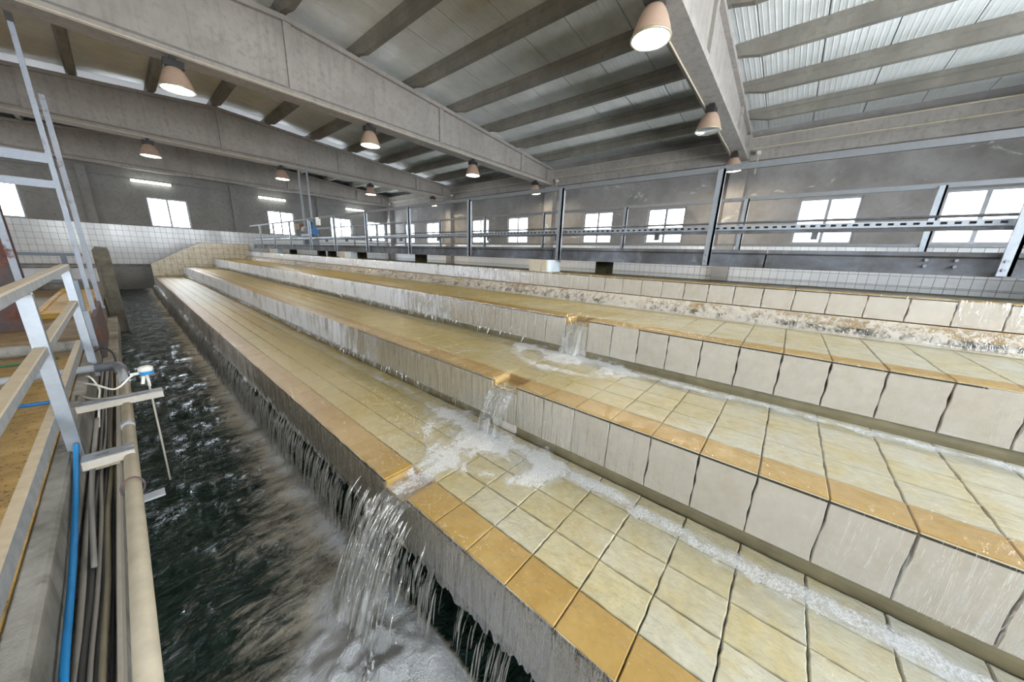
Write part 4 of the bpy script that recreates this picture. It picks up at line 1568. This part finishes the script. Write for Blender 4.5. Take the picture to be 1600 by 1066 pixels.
obj('strap', MB().tube(tor, 0.02, 6), rusty, pp, True)


def strut(x0, x1, y, z, label, tilt=0.0):
    """slotted strut channel"""
    root = tag(empty('strut_channel', ((x0 + x1) / 2, y, z)), label, 'bracket')
    w, h, t = 0.40, 0.2, 0.02
    mb = MB()
    n = max(2, int((x1 - x0) / 0.32))
    st_ = (x1 - x0) / n
    # top web with slots
    mb.box(x0, x1, y - w / 2, y - 0.06, z, z + t)
    mb.box(x0, x1, y + 0.06, y + w / 2, z, z + t)
    for k in range(n):
        a = x0 + k * st_
        mb.box(a, a + st_ * 0.45, y - 0.06, y + 0.06, z, z + t)
    obj('slotted_web', mb, galv, root)
    for sg in (-1, 1):
        obj('flange', MB().box(x0, x1, y + sg * w / 2 - t / 2, y + sg * w / 2 + t / 2, z - h, z), galv_dusty, root)
    return root


strut(-1.62, 0.2, 15.85, -4.86, 'longer slotted strut channel holding the level probe over the basin')
strut(-1.36, -0.55, 11.75, -4.92, 'shorter slotted strut channel across the beige pipe')
for y, l in ((9.6, 'small grey tab bracket under the beige pipe by the rusty strap'), (16.9, 'small grey tab bracket behind the longer strut channel')):
    tag(obj('tab_bracket', MB().box(PXX + .1, PXX + .42, y - .02, y + .25, PZ - .22, PZ - .18), grey_plastic), l, 'bracket')

# level probe
pb = tag(empty('level_probe', (-0.1, 16.0, -8.5)), 'level probe with white head, blue band and thin rod over the water', 'sensor')
obj('rod', MB().tube([(-0.06, 16.15, -4.45), (-0.15, 15.95, -8.35)], 0.028, 8), galv_dusty, pb)
obj('neck', MB().tube([(-0.06, 16.15, -4.75), (-0.06, 16.16, -4.3)], 0.04, 8), white_plastic, pb)
hd = obj('head', MB().lathe([(0.08, 0), (0.16, 0.03), (0.17, 0.14), (0.19, 0.16), (0.18, 0.26), (0.10, 0.31), (0.01, 0.32)], (-0.06, 16.17, -4.34), 16, True), white_plastic, pb, True)
obj('blue_band', MB().lathe([(0.172, 0.04), (0.178, 0.05), (0.178, 0.13), (0.172, 0.14)], (-0.06, 16.17, -4.34), 16), blue_hose, hd)
obj('gland', MB().tube([(-0.2, 16.17, -4.25), (-0.42, 16.2, -4.27)], 0.05, 8), white_plastic, pb)
obj('side_gland', MB().tube([(-0.14, 16.1, -4.36), (-0.2, 16.0, -4.6)], 0.045, 8), white_plastic, pb)

# cables: every run a thing of its own


def run(name, pts, r, mat, label, cat='cable', group=None):
    # smooth the polyline a little
    P = [Vector(p) for p in pts]
    out = []
    for i in range(len(P) - 1):
        p0, p1, p2, p3 = P[max(i - 1, 0)], P[i], P[i + 1], P[min(i + 2, len(P) - 1)]
        for k in range(6):
            t = k / 6
            out.append(0.5 * ((2 * p1) + (-p0 + p2) * t + (2 * p0 - 5 * p1 + 4 * p2 - p3) * t * t + (-p0 + 3 * p1 - 3 * p2 + p3) * t ** 3))
    out.append(P[-1])
    return tag(obj(name, MB().tube(out, r, 8), mat, smooth=True), label, cat, group)


run('water_hose', [(-1.53, -4, -6.2), (-1.52, 5.2, -6.15), (-1.52, 7.2, -6.0), (-1.53, 9.5, -5.85), (-1.54, 12.2, -5.4), (-1.54, 13.3, -5.1)], 0.05, blue_hose, 'bright blue hose running along the rough basin wall', 'hose')
cabs = [(-1.50, 0.05, grey_cable, 'grey cable lying closest to the basin wall'), (-1.41, 0.055, black_rubber, 'thick black cable on the ledge beside the grey one'),
        (-1.33, 0.04, grey_cable, 'second grey cable on the ledge between two black ones'), (-1.26, 0.035, black_rubber, 'thin black cable in the middle of the ledge'),
        (-1.20, 0.05, tan_cable, 'wide dusty tan cable on the ledge'), (-1.13, 0.025, black_rubber, 'thin black cable beside the dusty tan one'), (-1.08, 0.03, tan_cable, 'thin tan cable next to the ledge rail')]
for i, (x, r, m, l) in enumerate(cabs):
    pts = [(x + random.uniform(-.03, .03), y, -6.42 + r + random.uniform(0, .05)) for y in (-4, 2, 5, 7, 9, 11.5, 14, 17, 21, 26)]
    run('cable', pts, r, m, l, 'cable', 'cables along the basin ledge')
tag(obj('ledge_rail', MB().cbox(-1.06, -1.0, -10, 26, -6.5, -6.2, 0.01), galv_dusty), 'thin dusty steel edge strip along the cable ledge', 'rail')
tag(obj('cable_plate', MB().cbox(-1.5, -0.98, 13.8, 14.6, -6.2, -6.14, 0.01), mat_plain('dusty_sheet', (0.40, 0.33, 0.23), 0.7)), 'small dusty tan plate across the cable bundle', 'plate')
run('cable', [(-1.36, 9.5, -6.3), (-1.32, 11.2, -5.6), (-1.25, 13.0, -5.2), (-1.2, 14.5, -4.95)], 0.045, grey_cable, 'grey cable climbing from the ledge to the long strut', 'cable')
run('cable', [(-1.6, 17.5, -4.6), (-1.2, 16.4, -4.45), (-0.8, 16.0, -4.6), (-0.42, 16.1, -4.3), (-0.3, 16.19, -4.27)], 0.03, white_plastic, 'pale signal cable looping from the railing to the probe head', 'cable')
run('cable', [(-1.62, 16.2, -4.8), (-1.5, 15.7, -4.5), (-1.25, 15.4, -4.6), (-0.9, 15.75, -4.8), (-0.4, 15.8, -4.82)], 0.03, grey_cable, 'grey cable arching over the long strut channel', 'cable')
run('cable', [(-1.6, 18.6, -4.7), (-1.35, 17.7, -4.5), (-1.2, 17.3, -4.85), (-1.2, 16.4, -4.95), (-1.25, 15.0, -5.4)], 0.025, white_plastic, 'thin pale wire hanging in a loop off the toe rail', 'cable')
run('cable', [(-1.55, 24.0, -5.0), (-1.25, 24.5, -4.9), (-0.95, 23.8, -5.1), (-0.9, 22.6, -5.4)], 0.05, black_rubber, 'black cable loop behind the pipe elbow', 'cable')
run('air_hose', [(-6, 18.3, FZ + .08), (-4, 18.4, FZ + .06), (-2.2, 18.0, FZ + .06), (-2.0, 17.9, FZ + .06)], 0.06, blue_paint, 'dark blue thin hose lying on the ochre platform', 'hose')
run('air_hose', [(-7, 24.6, FZ + .08), (-4, 24.7, FZ + .06), (-2.6, 25.0, FZ + .06)], 0.05, mat_plain('green_hose', (0.03, 0.14, 0.07), 0.5), 'thin dark green hose lying across the platform', 'hose')
